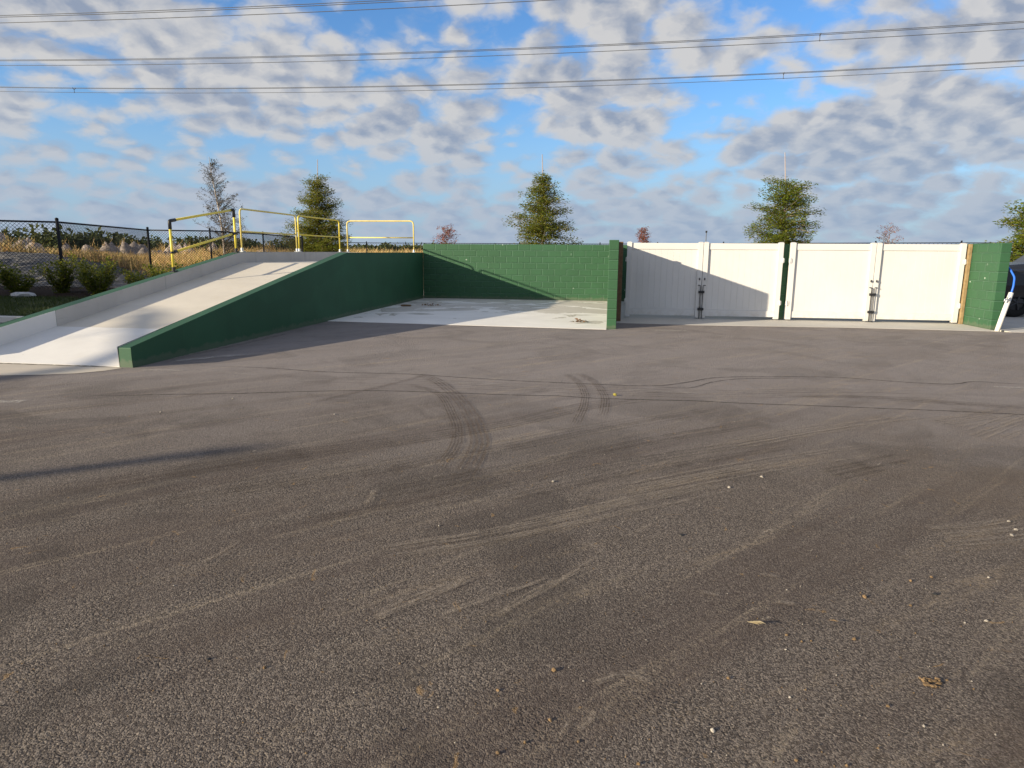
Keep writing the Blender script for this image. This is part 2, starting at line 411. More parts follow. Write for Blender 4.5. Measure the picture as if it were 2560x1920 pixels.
# ------------------------------------------------------------------ terrain, setting
HEAPS = [(-44.4,47.4,2.0,1.5),(-42.6,47.9,1.75,1.2),(-42.1,50.8,1.95,1.8),(-41.6,53.9,1.85,1.7),(-41.1,58.1,1.7,1.9),(-40.4,60.3,1.75,1.7),
         (-38.8,62.5,1.55,2.0),(-36,67,1.35,2.4),(-48,49,2.0,2.0),(-53,50,1.8,2.4),(-32,70,1.1,2.6),(-28,74,.9,3)]
_q = random.Random(31); _H = []
for (hu, hv, hh, r) in HEAPS:
    for _k in range(4): _H.append((hu+_q.uniform(-1,1)*r*1.0, hv+_q.uniform(-1,1)*r*.8, hh*_q.uniform(.62,.98), r*_q.uniform(.32,.62)))
HEAPS = _H
def fbm(x, y, s, o=4):
    return sum(mnoise.noise(Vector((x*s*2**k, y*s*2**k, 7.7*k)))*.5**k for k in range(o))
def sstep(a, b, t):
    t = max(0, min(1, (t-a)/(b-a))); return t*t*(3-2*t)
def crest(u):     # height of the shaded spoil bank behind the fence
    pts = [(-40,1.7),(-29,1.5),(-25,1.42),(-24,1.28),(-22.9,1.12),(-21.5,.9),(-20.4,.58),(-19.2,.2),(-18,0)]
    if u <= pts[0][0]: return pts[0][1]
    for (a,h),(b,k) in zip(pts, pts[1:]):
        if a <= u <= b: return h + (k-h)*(u-a)/(b-a)
    return 0
def terrain(u, v):
    z = -.04
    if v > 22 or u < -19:
        k = sstep(23.2, 27.0, v + .2*fbm(u,v,.5))*(1 - .8*sstep(27.6, 32, v))
        z += crest(u)*k
        far = sstep(30, 42, v)
        z += far*(.42 + .35*fbm(u, v, .12))*sstep(-8, -16, u)
        for hu, hv, hh, r in HEAPS:
            d = math.hypot(u-hu, (v-hv)*.8)/r
            if d < 2.2: z = max(z, z*.6 + hh*math.exp(-d*d*1.3)*(1+.6*fbm(u,v,1.1,5)))
        if v > 24 and u < -15: z += .07*fbm(u, v, 1.2)
    return z
def axis(fine0, fine1, step, lo, hi):
    a = []; t = fine0
    while t <= fine1: a.append(t); t += step
    s = step; t = fine1
    while t < hi: s *= 1.35; t += s; a.append(t)
    s = step; t = fine0
    while t > lo: s *= 1.35; t -= s; a.insert(0, t)
    return a
us = axis(-62, -12, .30, -4000, 4000); vs = axis(22, 78, .35, -3000, 6000)
g_ = MB(); g_.v = [(u, v, terrain(u, v)) for v in vs for u in us]; nu = len(us)
g_.f = [(j*nu+i, j*nu+i+1, (j+1)*nu+i+1, (j+1)*nu+i) for j in range(len(vs)-1) for i in range(nu-1)]; g_.m = [0]*len(g_.f)
ground = tag(g_.build('ground', M['ground'], smooth=True), kind='structure')

a = MB()   # asphalt yard: one sheet, cut round the lawn and the slabs it meets
AS = [(-60,-40),(60,-40),(60,14.3),(8.25,15.42),(8.0,15.52),(5.2,15.66),(1.94,15.49),(.17,15.62),(.17,14.3),(-.03,14.19),(-6.3,14.64),(-6.3,8.2),(-9.24,8.35),(-9.24,12.95),(-60,12.95)]
a.v = [(x, y, 0) for x, y in AS]; a.f = [tuple(range(len(AS)))]; a.m = [0]
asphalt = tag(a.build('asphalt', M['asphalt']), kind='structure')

s_ = MB(); s_.prism_z([(-6.31,14.64),(-.034,14.19),(-.034,22.815),(-6.31,22.815)], -.12, .005)
tag(s_.build('bay_slab', M['slab']), kind='structure')
s_ = MB(); s_.prism_z([(.17,15.62),(1.94,15.49),(5.2,15.66),(8.0,15.52),(8.133,15.5),(8.133,22.815),(.17,22.815)], -.12, .005)
tag(s_.build('gate_apron', M['apron']), kind='structure')
s_ = MB(); s_.prism_z([(8.337,15.42),(60,13.2),(60,34),(8.337,34)], -.12, .005)
tag(s_.build('concrete_drive', M['drive']), kind='structure')
s_ = MB()
pts = [(-12,7.1),(-9.5,7.22),(-8.2,7.28),(-7.45,7.38),(-7.05,7.5),(-6.72,7.66),(-6.5,7.9),(-6.42,8.12),(-6.54,8.195),(-9.03,8.195),(-9.24,8.3),(-12,8.6)]
s_.v = [(x, y, .004) for x, y in pts]; s_.f = [tuple(range(len(pts)))]; s_.m = [0]
tag(s_.build('dusty_pad', M['dirtpad']), kind='structure')
s_ = MB(); s_.box(-60,-9.26,12.95,13.1,-.1,.13); tag(s_.build('kerb', M['curb'], bevel=.02), kind='structure')
s_ = MB(); s_.box(-60,-9.26,13.1,18.9,-.1,.10); tag(s_.build('lawn', M['lawn_soil']), kind='structure')
mu = MB(); cx = axis(-30,-9.3,.25,-30,-9.3); cy = axis(18.8,23.0,.25,18.8,23.0)
mu.v = [(x, y, .10+.10*sstep(18.8,20,y)+.05*fbm(x,y,1.7)) for y in cy for x in cx]; n = len(cx)
mu.f = [(j*n+i, j*n+i+1, (j+1)*n+i+1, (j+1)*n+i) for j in range(len(cy)-1) for i in range(n-1)]; mu.m = [0]*len(mu.f)
tag(mu.build('mulch_bed', M['mulch'], smooth=True), kind='structure')

def grass(name, spots, mat, h, w, blades, lean=.35, seed=1):
    q = random.Random(seed); b = MB()
    for (x, y, z, k) in spots:
        for i in range(blades):
            an = q.random()*2*PI; rr = q.random()*w*2.5
            bx, by = x+math.cos(an)*rr, y+math.sin(an)*rr
            hh = h*k*(.55+.8*q.random()); l = lean*hh*(q.random()*1.4); a2 = q.random()*2*PI
            tx, ty = bx+math.cos(a2)*l, by+math.sin(a2)*l
            sx, sy = math.cos(a2+PI/2)*w*.5, math.sin(a2+PI/2)*w*.5
            b.add([(bx-sx,by-sy,z),(bx+sx,by+sy,z),((bx*.45+tx*.55)+sx*.6,(by*.45+ty*.55)+sy*.6,z+hh*.62),(tx,ty,z+hh)], [(0,1,2),(0,2,3)])
    return tag(b.build(name, mat), kind='stuff')
sp = []
while len(sp) < 5200:
    x = rnd.uniform(-22,-9.3); y = rnd.uniform(13.15,18.9)
    if x > -.95*y-4.5: sp.append((x, y, .095, 1))
grass('lawn_grass', sp, M['lawn'], .075, .012, 4, seed=3)
sp = []
while len(sp) < 19000:
    v = 27.4 + 52*rnd.random()**1.35; u = rnd.uniform(-.98*v-3, -.30*v-1)
    z = terrain(u, v)
    if v < 30 and u < -19.3 and rnd.random() < .75: continue
    if z > 1.25 and v > 34 and rnd.random() < .76: continue
    if fbm(u, v, .16, 3) < -.22 and rnd.random() < .7: continue
    sp.append((u, v, z-.02, .8 + .5*fbm(u, v, .3, 2) + .006*(v-27)))
grass('field_grass', sp, M['dry_grass'], .62, .035, 5, .5, 4)
sp = []
while len(sp) < 4500:
    v = rnd.uniform(78, 190); u = rnd.uniform(-.75*v, -.12*v)
    sp.append((u, v, -.05, 1.3+.4*rnd.random()))
grass('distant_grass', sp, M['dry_grass'], 1.1, .16, 4, .5, 5)
# scrub wood along the far side of the field: one mass
q = random.Random(11); b = MB()
TL = [(-95,66,3.7),(-78,66,3.5),(-67,68,3.3),(-60,64.5,3.9),(-64,73,3.6),(-67,83,3.5),(-69,93.5,3.4),(-63.5,95,3.4),(-72,124,3.5),(-64,146,3.5),(-52,168,3.4),(-40,190,3.3),(-15,205,3.3),(30,215,3.2),(80,210,3.2)]
for (a0, b0) in zip(TL, TL[1:]):
    L = math.hypot(a0[0]-b0[0], a0[1]-b0[1]); n = int(L*1.7)+4
    for i in range(n):
        t = (i+q.random())/n
        cu = a0[0]+(b0[0]-a0[0])*t + q.uniform(-3,3); cv = a0[1]+(b0[1]-a0[1])*t + q.uniform(-1,7)
        H = (a0[2]+(b0[2]-a0[2])*t)*q.choice((.55,.66,.72,.8,.84,.88,1.02)); R = q.uniform(1.3,2.4)*(1+cv/300)
        for k in range(95):
            an = q.random()*2*PI; rr = R*q.random()**.5; zz = H*q.random()**.7
            rr *= (1-.55*(zz/H)**2)
            c = Vector((cu+math.cos(an)*rr, cv+math.sin(an)*rr, zz-.1))
            d = Vector((q.uniform(-1,1), q.uniform(-1,1), q.uniform(-.3,.9)))
            b.leaf(c, d, Vector((q.uniform(-1,1),q.uniform(-1,1),1)), q.uniform(.35,.75)*(1+cv/260), q.uniform(.2,.4)*(1+cv/260))
tag(b.build('scrub_wood', M['leaf_scrub']), kind='stuff')

# ------------------------------------------------------------------ stains and seams lying on the asphalt
def ribbon(name, pts, width, mat, z, parent=asphalt, kind=None, step=.12):
    P = [Vector((x, y, 0)) for x, y in pts]
    # Catmull-Rom resample
    out = []
    for i in range(len(P)-1):
        p0, p1, p2, p3 = P[max(i-1,0)], P[i], P[i+1], P[min(i+2,len(P)-1)]
        n = max(2, int((p2-p1).length/step))
        for k in range(n):
            t = k/n
            out.append(.5*((2*p1)+(p2-p0)*t+(2*p0-5*p1+4*p2-p3)*t*t+(3*p1-p0-3*p2+p3)*t**3))
    out.append(P[-1])
    me = bpy.data.meshes.new(name); V = []; F = []; dist = [0]
    for i in range(1, len(out)): dist.append(dist[-1]+(out[i]-out[i-1]).length)
    for i, p in enumerate(out):
        t = (out[min(i+1,len(out)-1)]-out[max(i-1,0)]).normalized(); s = Vector((-t.y, t.x, 0))*width*.5
        V += [(p.x-s.x, p.y-s.y, z), (p.x+s.x, p.y+s.y, z)]
    for i in range(len(out)-1): F.append((2*i, 2*i+2, 2*i+3, 2*i+1))
    me.from_pydata(V, [], F); l1 = me.uv_layers.new(name='UVMap'); l2 = me.uv_layers.new(name='along')
    for poly in me.polygons:
        for li in poly.loop_indices:
            vi = me.loops[li].vertex_index
            l1.data[li].uv = (dist[vi//2], vi % 2); l2.data[li].uv = (dist[vi//2]/dist[-1], vi % 2)
    me.materials.append(mat)
    o = bpy.data.objects.new(name, me); COL.objects.link(o); o.parent = parent
    return o
def streak(name, pts, width, mat, z, n=5, seed=0):
    q = random.Random(seed+len(pts)+int(width*1000))
    for i in range(n):
        o = (i/(n-1)-.5)*width + q.uniform(-.02,.02); k0 = q.random()*.25; m_ = len(pts)
        pp = []
        for j in range(m_):
            a_, b_ = Vector(pts[max(j-1,0)]), Vector(pts[min(j+1,m_-1)]); t = (b_-a_).normalized()
            pp.append((pts[j][0]-t.y*o+q.uniform(-.012,.012), pts[j][1]+t.x*o+q.uniform(-.012,.012)))
        if m_ > 3 and q.random() < .5: pp = pp[1:] if q.random() < .5 else pp[:-1]
        ribbon(name, pp, q.uniform(.025,.06), mat, z+.0003*i)
SA = [(-5.64,8.48),(-4.56,8.49),(-3.67,8.34),(-2.49,8.38),(-2.11,8.31),(-1.16,8.17),(-.3,8.12),(.53,8.12),(.97,8.42),(1.39,8.83),(2.06,9.02),(2.94,9.13),(3.7,8.93),(4.23,8.9),(4.61,9.14),(5.13,9.06),(6.5,9.2)]
SA2 = [(.53,8.09),(.96,8.06),(1.28,8.48),(1.61,8.76),(2.03,8.9),(2.6,9.0)]
SB = [(-5.9,6.5),(-5.27,6.52),(-4.82,6.67),(-4.11,6.84),(-3.16,7.15),(-2.39,7.29),(-1.03,7.31),(-.52,7.35),(-.19,7.3),(.39,7.31),(.98,7.35),(1.45,7.31),(2.16,7.32),(2.84,7.31),(3.5,7.3),(4.15,7.26),(6,7.2)]
ribbon('seam', SA, .036, M['d_seam'], .004); ribbon('seam', SA2, .028, M['d_seam'], .0044); ribbon('seam', SB, .034, M['d_seam'], .004)
ribbon('seam', [(-9.0,8.15),(-8.4,8.17),(-7.5,8.17),(-6.9,8.17),(-6.5,8.16)], .075, M['d_seam'], .0085)
streak('soil_streak', [(1.9,7.75),(2.9,7.85),(3.7,7.72),(4.6,7.55)], .14, M['d_soil'], .0043)
ribbon('tyre_mark', [(-2.42,8.52),(-2.38,8.38),(-2.02,7.9),(-1.62,7.11),(-1.33,6.39),(-1.16,5.87),(-1.03,5.35),(-.98,4.6),(-1.0,4.1)], .21, M['d_tyre'], .008)
ribbon('tyre_mark', [(-2.42,7.75),(-2.2,7.58),(-1.83,7.19),(-1.50,6.36),(-1.31,5.76),(-1.20,5.18),(-1.2,4.4)], .13, M['d_tyre'], .0076)
ribbon('tyre_mark', [(-.62,8.82),(-.50,8.66),(-.33,8.16),(-.23,7.48),(-.22,6.89),(-.26,6.19),(-.30,5.9)], .12, M['d_tyre'], .008)
ribbon('tyre_mark', [(-.42,8.86),(-.32,8.72),(-.13,8.19),(-.01,7.39),(-.01,6.82),(-.04,6.3)], .13, M['d_tyre'], .0076)
ribbon('tyre_mark', [(-2.3,8.45),(-2.45,7.9),(-2.75,7.2),(-3.1,6.4)], .10, M['d_tyre'], .0072)
streak('soil_streak', [(-3.6,3.7),(-2.48,4.71),(-1.89,5.13),(-1.24,5.68),(-.85,6.04),(-.46,6.58),(-.01,7.04),(.39,7.34),(.8,7.7)], .22, M['d_soil'], .0052)
streak('soil_streak', [(-3.0,3.45),(-2.44,3.98),(-1.81,4.42),(-1.25,4.91),(-.75,5.32),(-.2,5.86),(.67,6.63),(1.44,7.23)], .26, M['d_soil'], .0056)
streak('soil_streak', [(-1.6,3.9),(-.9,4.5),(-.2,5.1),(.6,5.8),(1.6,6.5)], .18, M['d_soil'], .0052)
streak('soil_streak', [(1.6,4.95),(1.78,5.07),(2.02,5.25),(2.4,5.5)], .20, M['d_soil'], .0060)
streak('soil_streak', [(-1.9,3.3),(-.8,4.1),(.3,5.0),(1.7,5.9)], .30, M['d_soil'], .0064)
streak('soil_streak', [(-4.2,7.75),(-2.4,7.82),(-.4,7.75),(1.2,7.75),(2.6,8.1),(4.2,8.2)], .42, M['d_soil'], .0048)
for pts, w in (([(-2.21,7.92),(-1.72,7.91),(-1.12,7.89),(-.8,7.83)], .035), ([(.2,7.86),(.7,7.8),(1.2,7.72)], .03),
               ([(-6.1,8.02),(-5.57,8.1),(-5.45,8.12)], .09), ([(-5.05,8.10),(-4.6,8.0),(-4.3,7.96)], .035), ([(-6.4,6.03),(-6.22,6.05),(-5.95,6.1)], .17),
               ([(4.6,8.8),(4.98,8.78),(5.3,8.78)], .09), ([(-6.15,8.75),(-5.7,9.3),(-5.35,9.6)], .20), ([(.9,14.2),(1.3,14.28),(1.7,14.25)], .22)):
    ribbon('pale_spill', pts, w, M['d_white'], .0066)
for pts, w in (([(-2.0,2.93),(-1.965,3.08),(-1.95,3.22)], .035), ([(-1.94,2.98),(-1.92,3.1),(-1.9,3.2)], .02), ([(-1.49,4.12),(-1.47,3.98),(-1.45,3.84)], .07),
               ([(-.98,2.55),(-.86,2.71),(-.71,2.89),(-.6,3.05)], .10), ([(-.45,2.66),(-.38,2.77),(-.06,3.24),(.02,3.36)], .07), ([(-.7,2.62),(-.45,2.86),(-.2,3.1)], .05),
               ([(.46,3.02),(.5,3.02),(.56,3.005)], .045), ([(.79,2.99),(.83,2.985),(.89,2.98)], .05), ([(.78,3.25),(.82,3.25),(.88,3.24)], .04),
               ([(-.02,2.25),(.07,2.32),(.15,2.33),(.22,2.29)], .06), ([(-.05,2.0),(-.02,2.05),(.0,2.1)], .03), ([(-.13,1.93),(-.10,2.0),(-.08,2.05)], .02),
               ([(3.1,6.72),(3.29,6.84),(3.9,7.23),(4.1,7.34)], .28), ([(3.2,6.18),(3.31,6.3),(3.99,6.96),(4.3,7.2)], .30), ([(1.0,5.6),(1.6,6.05),(2.4,6.6),(3.3,7.1)], .20),
               ([(.1,4.3),(.7,4.75),(1.5,5.3),(2.4,5.8)], .22), ([(-1.2,3.2),(-.5,3.6),(.3,4.2),(1.0,4.7)], .18), ([(1.9,3.9),(2.2,4.0),(2.5,4.15)], .25)):
    if w > .15: streak('dust_streak', pts, w, M['d_tan'], .0070, 6)
    else: ribbon('dust_streak', pts, w, M['d_tan'], .0088)
ribbon('pale_spill', [(-6.29,8.6),(-6.285,10),(-6.29,12),(-6.285,14.5)], .05, M['d_white'], .0068)
ribbon('pale_spill', [(-6.22,9.4),(-6.12,11),(-6.1,12.6)], .16, M['d_tan'], .0064)

# ------------------------------------------------------------------ loading ramp
UL0, UL1, UR0, UR1 = -9.24, -9.04, -6.52, -6.32
VN, VT, VB = 8.2, 15.97, 22.82
ZN, ZT = .269, 1.53
def top(v): return ZN + (ZT-ZN)*(v-VN)/(VT-VN)
ramp = thing('loading_ramp', 'pale concrete ramp rising between green painted side walls to a flat landing', 'ramp', (-7.78, 8.2, 0))
b = MB(); b.prism_x([(VN,-.1),(10.03,-.1),(10.03,top(10.03)-.26),(VN,.012)], UL1, UR0); b.build('lower_floor', M['ramp_new'], ramp)['label'] = 'whiter newly poured foot of the ramp'
b = MB(); b.prism_x([(10.03,-.1),(VT,-.1),(VT,1.27),(10.03,top(10.03)-.263)], UL1, UR0); b.build('sloped_floor', M['ramp_floor'], ramp)
b = MB(); b.box(UL1, UR0, VT, VB-.2, -.1, 1.268); b.build('landing', M['ramp_floor'], ramp)
def ramp_wall(u0, u1, inner_low, name):
    """green outside, top and end; bare concrete on the inner face"""
    b = MB()
    segs = [(VN, 10.03), (10.03, 12.93), (12.93, VT)]
    inner = u1 if inner_low else u0; outer = u0 if inner_low else u1
    prof = [VN, 10.03, 12.93, VT, VB]
    zz = lambda v: top(v) if v <= VT else ZT
    for i, (va, vb) in enumerate(zip(prof, prof[1:])):
        za, zb = zz(va), zz(vb)
        mi = 2 if (i == 0 and inner_low) else 1
        gap = .006 if inner_low and 0 < i < 3 else 0
        b.add([(inner,va+gap,-.1),(inner,vb,-.1),(inner,vb,zb),(inner,va+gap,za+gap*.16)], [(0,1,2,3)] if not inner_low else [(3,2,1,0)], mi)
        b.add([(outer,va,-.1),(outer,vb,-.1),(outer,vb,zb),(outer,va,za)], [(3,2,1,0)] if not inner_low else [(0,1,2,3)], 0)
        b.add([(u0,va,za),(u1,va,za),(u1,vb,zb),(u0,vb,zb)], [(0,1,2,3)], 0)
    b.add([(u0,VN,-.1),(u1,VN,-.1),(u1,VN,ZN),(u0,VN,ZN)], [(0,1,2,3)], 0)
    b.add([(u0,VB,-.1),(u1,VB,-.1),(u1,VB,ZT),(u0,VB,ZT)], [(3,2,1,0)], 0)
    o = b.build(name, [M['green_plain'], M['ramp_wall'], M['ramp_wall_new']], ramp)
    bm = bmesh.new(); bm.from_mesh(o.data); bmesh.ops.remove_doubles(bm, verts=bm.verts, dist=.0005); bm.to_mesh(o.data); bm.free()
    bv = o.modifiers.new('bevel', 'BEVEL'); bv.width = .012; bv.segments = 2; bv.limit_method = 'ANGLE'; bv.angle_limit = math.radians(50)
    return o
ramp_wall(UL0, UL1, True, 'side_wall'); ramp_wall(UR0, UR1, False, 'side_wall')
b = MB(); b.box(UL1, UR0, VB-.2, VB-.003, -.1, ZT-.003); b.build('end_wall', M['ramp_wall'], ramp)

# ------------------------------------------------------------------ block walls
def wall(label, u0, u1, v0, v1, mat, z1=1.83):
    b = MB(); b.box(u0, u1, v0, v1, -.1, z1)
    return tag(b.build('block_wall', mat, bevel=.008), label, 'wall')
wall('long green block wall across the back of the open bay', -6.317, 8.335, 22.82, 23.02, M['green_block'])
wall('green block divider wall seen end on between the open bay and the white gates', -.032, .168, 14.35, 22.817, M['green_side'])
wall('narrow green wall end showing in the gap between the two pairs of white gates', 4.045, 4.205, 17.19, 22.817, M['green_side'], 1.80)
wall('sunlit green end wall standing right of the white gates', 8.135, 8.335, 15.84, 22.817, M['green_side'])
def timber(u0, u1, v0, v1, mat, label):
    b = MB(); b.box(u0, u1, v0, v1, .005, 1.82); return tag(b.build('timber_post', mat, bevel=.006), label, 'post')
timber(.171, .285, 16.0, 16.09, M['wood_dark'], 'dark brown timber post fixed to the shaded divider wall')
timber(8.055, 8.125, 16.98, 17.08, M['wood'], 'yellow timber post between the last white gate and the green end wall')

# ------------------------------------------------------------------ white gates
def gate_leaf(u0, u1, hinge_left, label):
    t = thing('gate_leaf', label, 'gate', ((u0+u1)/2, 17.08, 0), 'white gate leaves')
    pw = .115
    for a0, a1 in ((u0, u0+pw), (u1-pw, u1)):
        b = MB(); b.box(a0, a1, 17.02, 17.13, .03, 1.828)
        b.add([(a0-.006,17.014,1.828),(a1+.006,17.014,1.828),(a1+.006,17.136,1.828),(a0-.006,17.136,1.828),((a0+a1)/2-.03,17.05,1.845),((a0+a1)/2+.03,17.05,1.845),((a0+a1)/2+.03,17.10,1.845),((a0+a1)/2-.03,17.10,1.845)],
              [(3,2,1,0),(4,5,6,7),(0,1,5,4),(1,2,6,5),(2,3,7,6),(3,0,4,7)])
        b.build('gate_post', M['vinyl'], t, bevel=.005)
    b = MB(); b.box(u0+pw+.001, u1-pw-.001, 17.05, 17.105, 1.665, 1.812); b.build('top_rail', M['vinyl'], t, bevel=.005)
    b = MB(); b.box(u0+pw+.001, u1-pw-.001, 17.05, 17.105, .075, .225); b.build('bottom_rail', M['vinyl'], t, bevel=.005)
    b = MB(); n = 11; w = (u1-u0-2*pw)/n
    for i in range(n):
        x0 = u0+pw+i*w; x1 = x0+w
        # tongue and groove board: a V at each side
        poly = [(x0+.0005,17.092),(x0+.0005,17.0725),(x0+.003,17.070),(x1-.003,17.070),(x1-.0005,17.0725),(x1-.0005,17.092)]
        b.prism_z(poly, .226, 1.664)
    b.build('board_panel', M['vinyl'], t)
    # drop bolt, brackets, pull on the meeting stile
    cu = u1-.055 if hinge_left else u0+.055
    du = cu+.028 if hinge_left else cu-.028
    b = MB(); hk = -.05 if hinge_left else .05
    b.tube(bent([(du+hk*1.2,16.985,.815),(du,16.985,.815),(du,16.985,.012)], .02, 4), .009, 7)
    rod = b.build('drop_bolt', M['steel'], t, smooth=True)
    for z in (.655, .245):
        b = MB(); b.box(du-.036, du+.036, 16.965, 17.018, z-.028, z+.028); b.build('bracket', M['black'], t, bevel=.004)
    b = MB(); b.tube([(cu-.0,17.018,.965),(cu,16.985,.965)], .011, 8); b.tube([(cu,16.99,.99),(cu,16.985,.965),(cu,16.99,.94)], .014, 8)
    b.build('pull', M['steel'], t, smooth=True)
    hu = u0 if hinge_left else u1
    for z in (1.42, .42):
        b = MB(); b.box(hu-.03 if hinge_left else hu-.045, hu+.045 if hinge_left else hu+.03, 17.007, 17.018, z-.05, z+.05)
        b.tube([(hu,17.005,z-.06),(hu,17.005,z+.06)], .012, 8)
        b.build('hinge', M['vinyl'], t, bevel=.003)
gate_leaf(.40, 2.203, True, 'white gate leaf beside the divider wall, almost wholly in its shadow')
gate_leaf(2.213, 4.045, False, 'white gate leaf crossed by the pointed end of the wall shadow')
gate_leaf(4.205, 6.095, True, 'fully sunlit white gate leaf just right of the narrow green gap')
gate_leaf(6.105, 8.02, False, 'fully sunlit white gate leaf next to the yellow timber post')

# ------------------------------------------------------------------ handrails
def foot(p, mat, parent, slope=0, name='base_flange'):
    b = MB(); x, y, z = p
    b.prism_z([(x-.055,y-.07),(x+.055,y-.07),(x+.055,y+.07),(x-.055,y+.07)], z, z+.012)
    b.tube([(x,y,z),(x,y,z+.10)], .034, 10)
    for sx in (-.04,.04):
        for sy in (-.052,.052): b.tube([(x+sx,y+sy,z+.01),(x+sx,y+sy,z+.03)], .01, 6)
    o = b.build(name, mat, parent)
    if slope:
        for v in o.data.vertices: v.co.z += (v.co.y-y)*slope
    return o
UC = -9.14
r1 = thing('handrail', 'yellow sloping handrail with black elbows on the ramp side wall', 'handrail', (UC, 13.38, top(13.38)), 'yellow handrails round the ramp')
va, vb = 13.38, 15.90; za, zb = top(va), top(vb)
for v, z in ((va, za), (vb, zb)):
    b = MB(); b.tube([(UC,v,z+.06),(UC,v,z+.92)], .027, 12); b.build('post', M['yellow'], r1, smooth=True)
    foot((UC, v, z), M['black'], r1, (ZT-ZN)/(VT-VN))
def lerp3(p, q, t): return tuple(p[i]+(q[i]-p[i])*t for i in range(3))
A, B_ = (UC, va, za+1.05), (UC, vb, zb+1.02)
b = MB(); b.tube([lerp3(A,B_,.05), lerp3(A,B_,.965)], .026, 12); b.build('top_rail', M['yellow'], r1, smooth=True)
A2, B2 = (UC, va, za+.40), (UC, vb, zb+.46)
b = MB(); b.tube([lerp3(A2,B2,.03), lerp3(A2,B2,.97)], .026, 12); b.build('mid_rail', M['yellow'], r1, smooth=True)
b = MB(); b.tube(bent([(UC,va,za+.88),A,lerp3(A,B_,.075)], .03, 4), .035, 12); b.build('elbow', M['black'], r1, smooth=True)
b = MB(); b.tube(bent([(UC,vb,zb+.84),B_,lerp3(A,B_,.945)], .03, 4), .035, 12); b.build('elbow', M['black'], r1, smooth=True)
for P, Q in ((A2, B2), (B2, A2)):
    b = MB(); b.tube([(P[0],P[1],P[2]-.022),(P[0],P[1],P[2]+.022)], .036, 12); b.tube([P, lerp3(P,Q,.06)], .034, 10)
    b.build('clamp', M['black'], r1, smooth=True)
def hoop(label, p, q, mat):
    p = Vector(p); q = Vector(q); up = Vector((0,0,1.05))
    t = thing('handrail', label, 'handrail', p, 'yellow handrails round the ramp')
    b = MB(); b.tube(bent([p+Vector((0,0,.03)), p+up, q+up, q+Vector((0,0,.03))], .13, 7), .022, 12); b.build('hoop', mat, t, smooth=True)
    b = MB(); b.tube([p+Vector((0,0,.50))+(q-p).normalized()*.02, q+Vector((0,0,.50))-(q-p).normalized()*.02], .020, 12); b.build('mid_rail', mat, t, smooth=True)
    for e in (p, q): foot(tuple(e), M['galv'], t)
hoop('pale yellow hoop handrail along the landing, next to the sloping handrail', (UC,16.18,ZT), (UC,19.24,ZT), M['yellow_pale'])
hoop('yellow hoop handrail in front of the bushy tree, farther along the landing', (UC,19.40,ZT), (UC,22.50,ZT), M['yellow'])
hoop('pale yellow hoop handrail across the far end of the landing', (-8.94,22.71,ZT-.003), (-6.60,22.71,ZT-.003), M['yellow_pale'])

# ------------------------------------------------------------------ fences
def chainlink(label, pts, tops, zb, h, post_r, corner, mesh_step=.1):
    """pts: post feet (u, v); rail at zb+h; wires are real strands"""
    t = thing('chain_link_fence', label, 'fence', (pts[0][0], pts[0][1], zb))
    for i, (u, v) in enumerate(pts):
        r = post_r*(1.3 if i in corner else 1)
        b = MB(); b.tube([(u,v,zb-.1),(u,v,zb+h+.09)], r, 10); b.tube([(u,v,zb+h+.09),(u,v,zb+h+.13),(u,v,zb+h+.15)], [r*1.12,r*1.0,r*.3], 10)
        b.build('post', M['fence_black'], t, smooth=True)
    for (a0, b0) in zip(pts, pts[1:]):
        A = Vector((*a0, zb+h)); B = Vector((*b0, zb+h)); L = (B-A).length; d = (B-A)/L
        b = MB(); b.tube([A+d*.03, B-d*.03], .030, 8); b.build('top_rail', M['fence_black'], t, smooth=True)
        b = MB(); s = mesh_step; r = .0062
        n = int((L+h)/s)
        for k in range(n+1):
            for sg in (1, -1):
                x0 = k*s - h if sg > 0 else k*s
                z0, z1 = 0, h-.02; x1 = x0 + sg*(h-.02)
                # clip to panel 0..L
                def clip(xa, za, xb, zb_):
                    pts_ = []
                    for t0 in (xa, xb): pass
                    ta, tb = 0.0, 1.0; dx = xb-xa
                    for lim, sgn in ((0, 1), (L, -1)):
                        if dx*sgn > 0: ta = max(ta, (lim-xa)/dx)
                        else: tb = min(tb, (lim-xa)/dx)
                    if ta >= tb: return None
                    return (xa+dx*ta, za+(zb_-za)*ta, xb-dx*(1-tb), zb_-(zb_-za)*(1-tb))
                c = clip(x0, z0, x1, z1)
                if not c: continue
                off = Vector((-d.y, d.x, 0))*(.003*sg)
                P = A + d*c[0] + Vector((0,0,c[1]-h+.02)) + off; Q = A + d*c[2] + Vector((0,0,c[3]-h+.02)) + off
                if (Q-P).length > .02: b.tube([P, Q], r, 3, cap=False)
        # twisted barbs along the top
        x = 0.0
        while x < L:
            P = A + d*x + Vector((0,0,.0)); b.tube([P, P+Vector((0,0,.045))+d*.01], .004, 3, cap=False); x += s
        b.build('wire_mesh', M['fence_black'], t)
    return t
def sub(a, b, n): return [(a[0]+(b[0]-a[0])*i/n, a[1]+(b[1]-a[1])*i/n) for i in range(1, n+1)]
LF = [(-30,14.2),(-25.9,16.7),(-21.8,19.15),(-18.85,21.45),(-21.61,29.94),(-19.13,31.02),(-19.34,36.54),(-21.22,45.53)]
chainlink('black chain link fence with posts running behind the hedge and ramp', LF, 2.5, .12, 2.36, .042, (3, 4, 7), .12)
BF = [(-26.98,57.85),(-23.15,63.58)] + sub((-23.15,63.58),(-.97,63.41),3) + sub((-.97,63.41),(13.74,53.23),3) + sub((13.74,53.23),(22.44,48.39),2) + sub((22.44,48.39),(36,46),2)
chainlink('low far black chain link fence seen just above the green back wall', BF, 2.4, .0, 2.38, .05, (), .25)

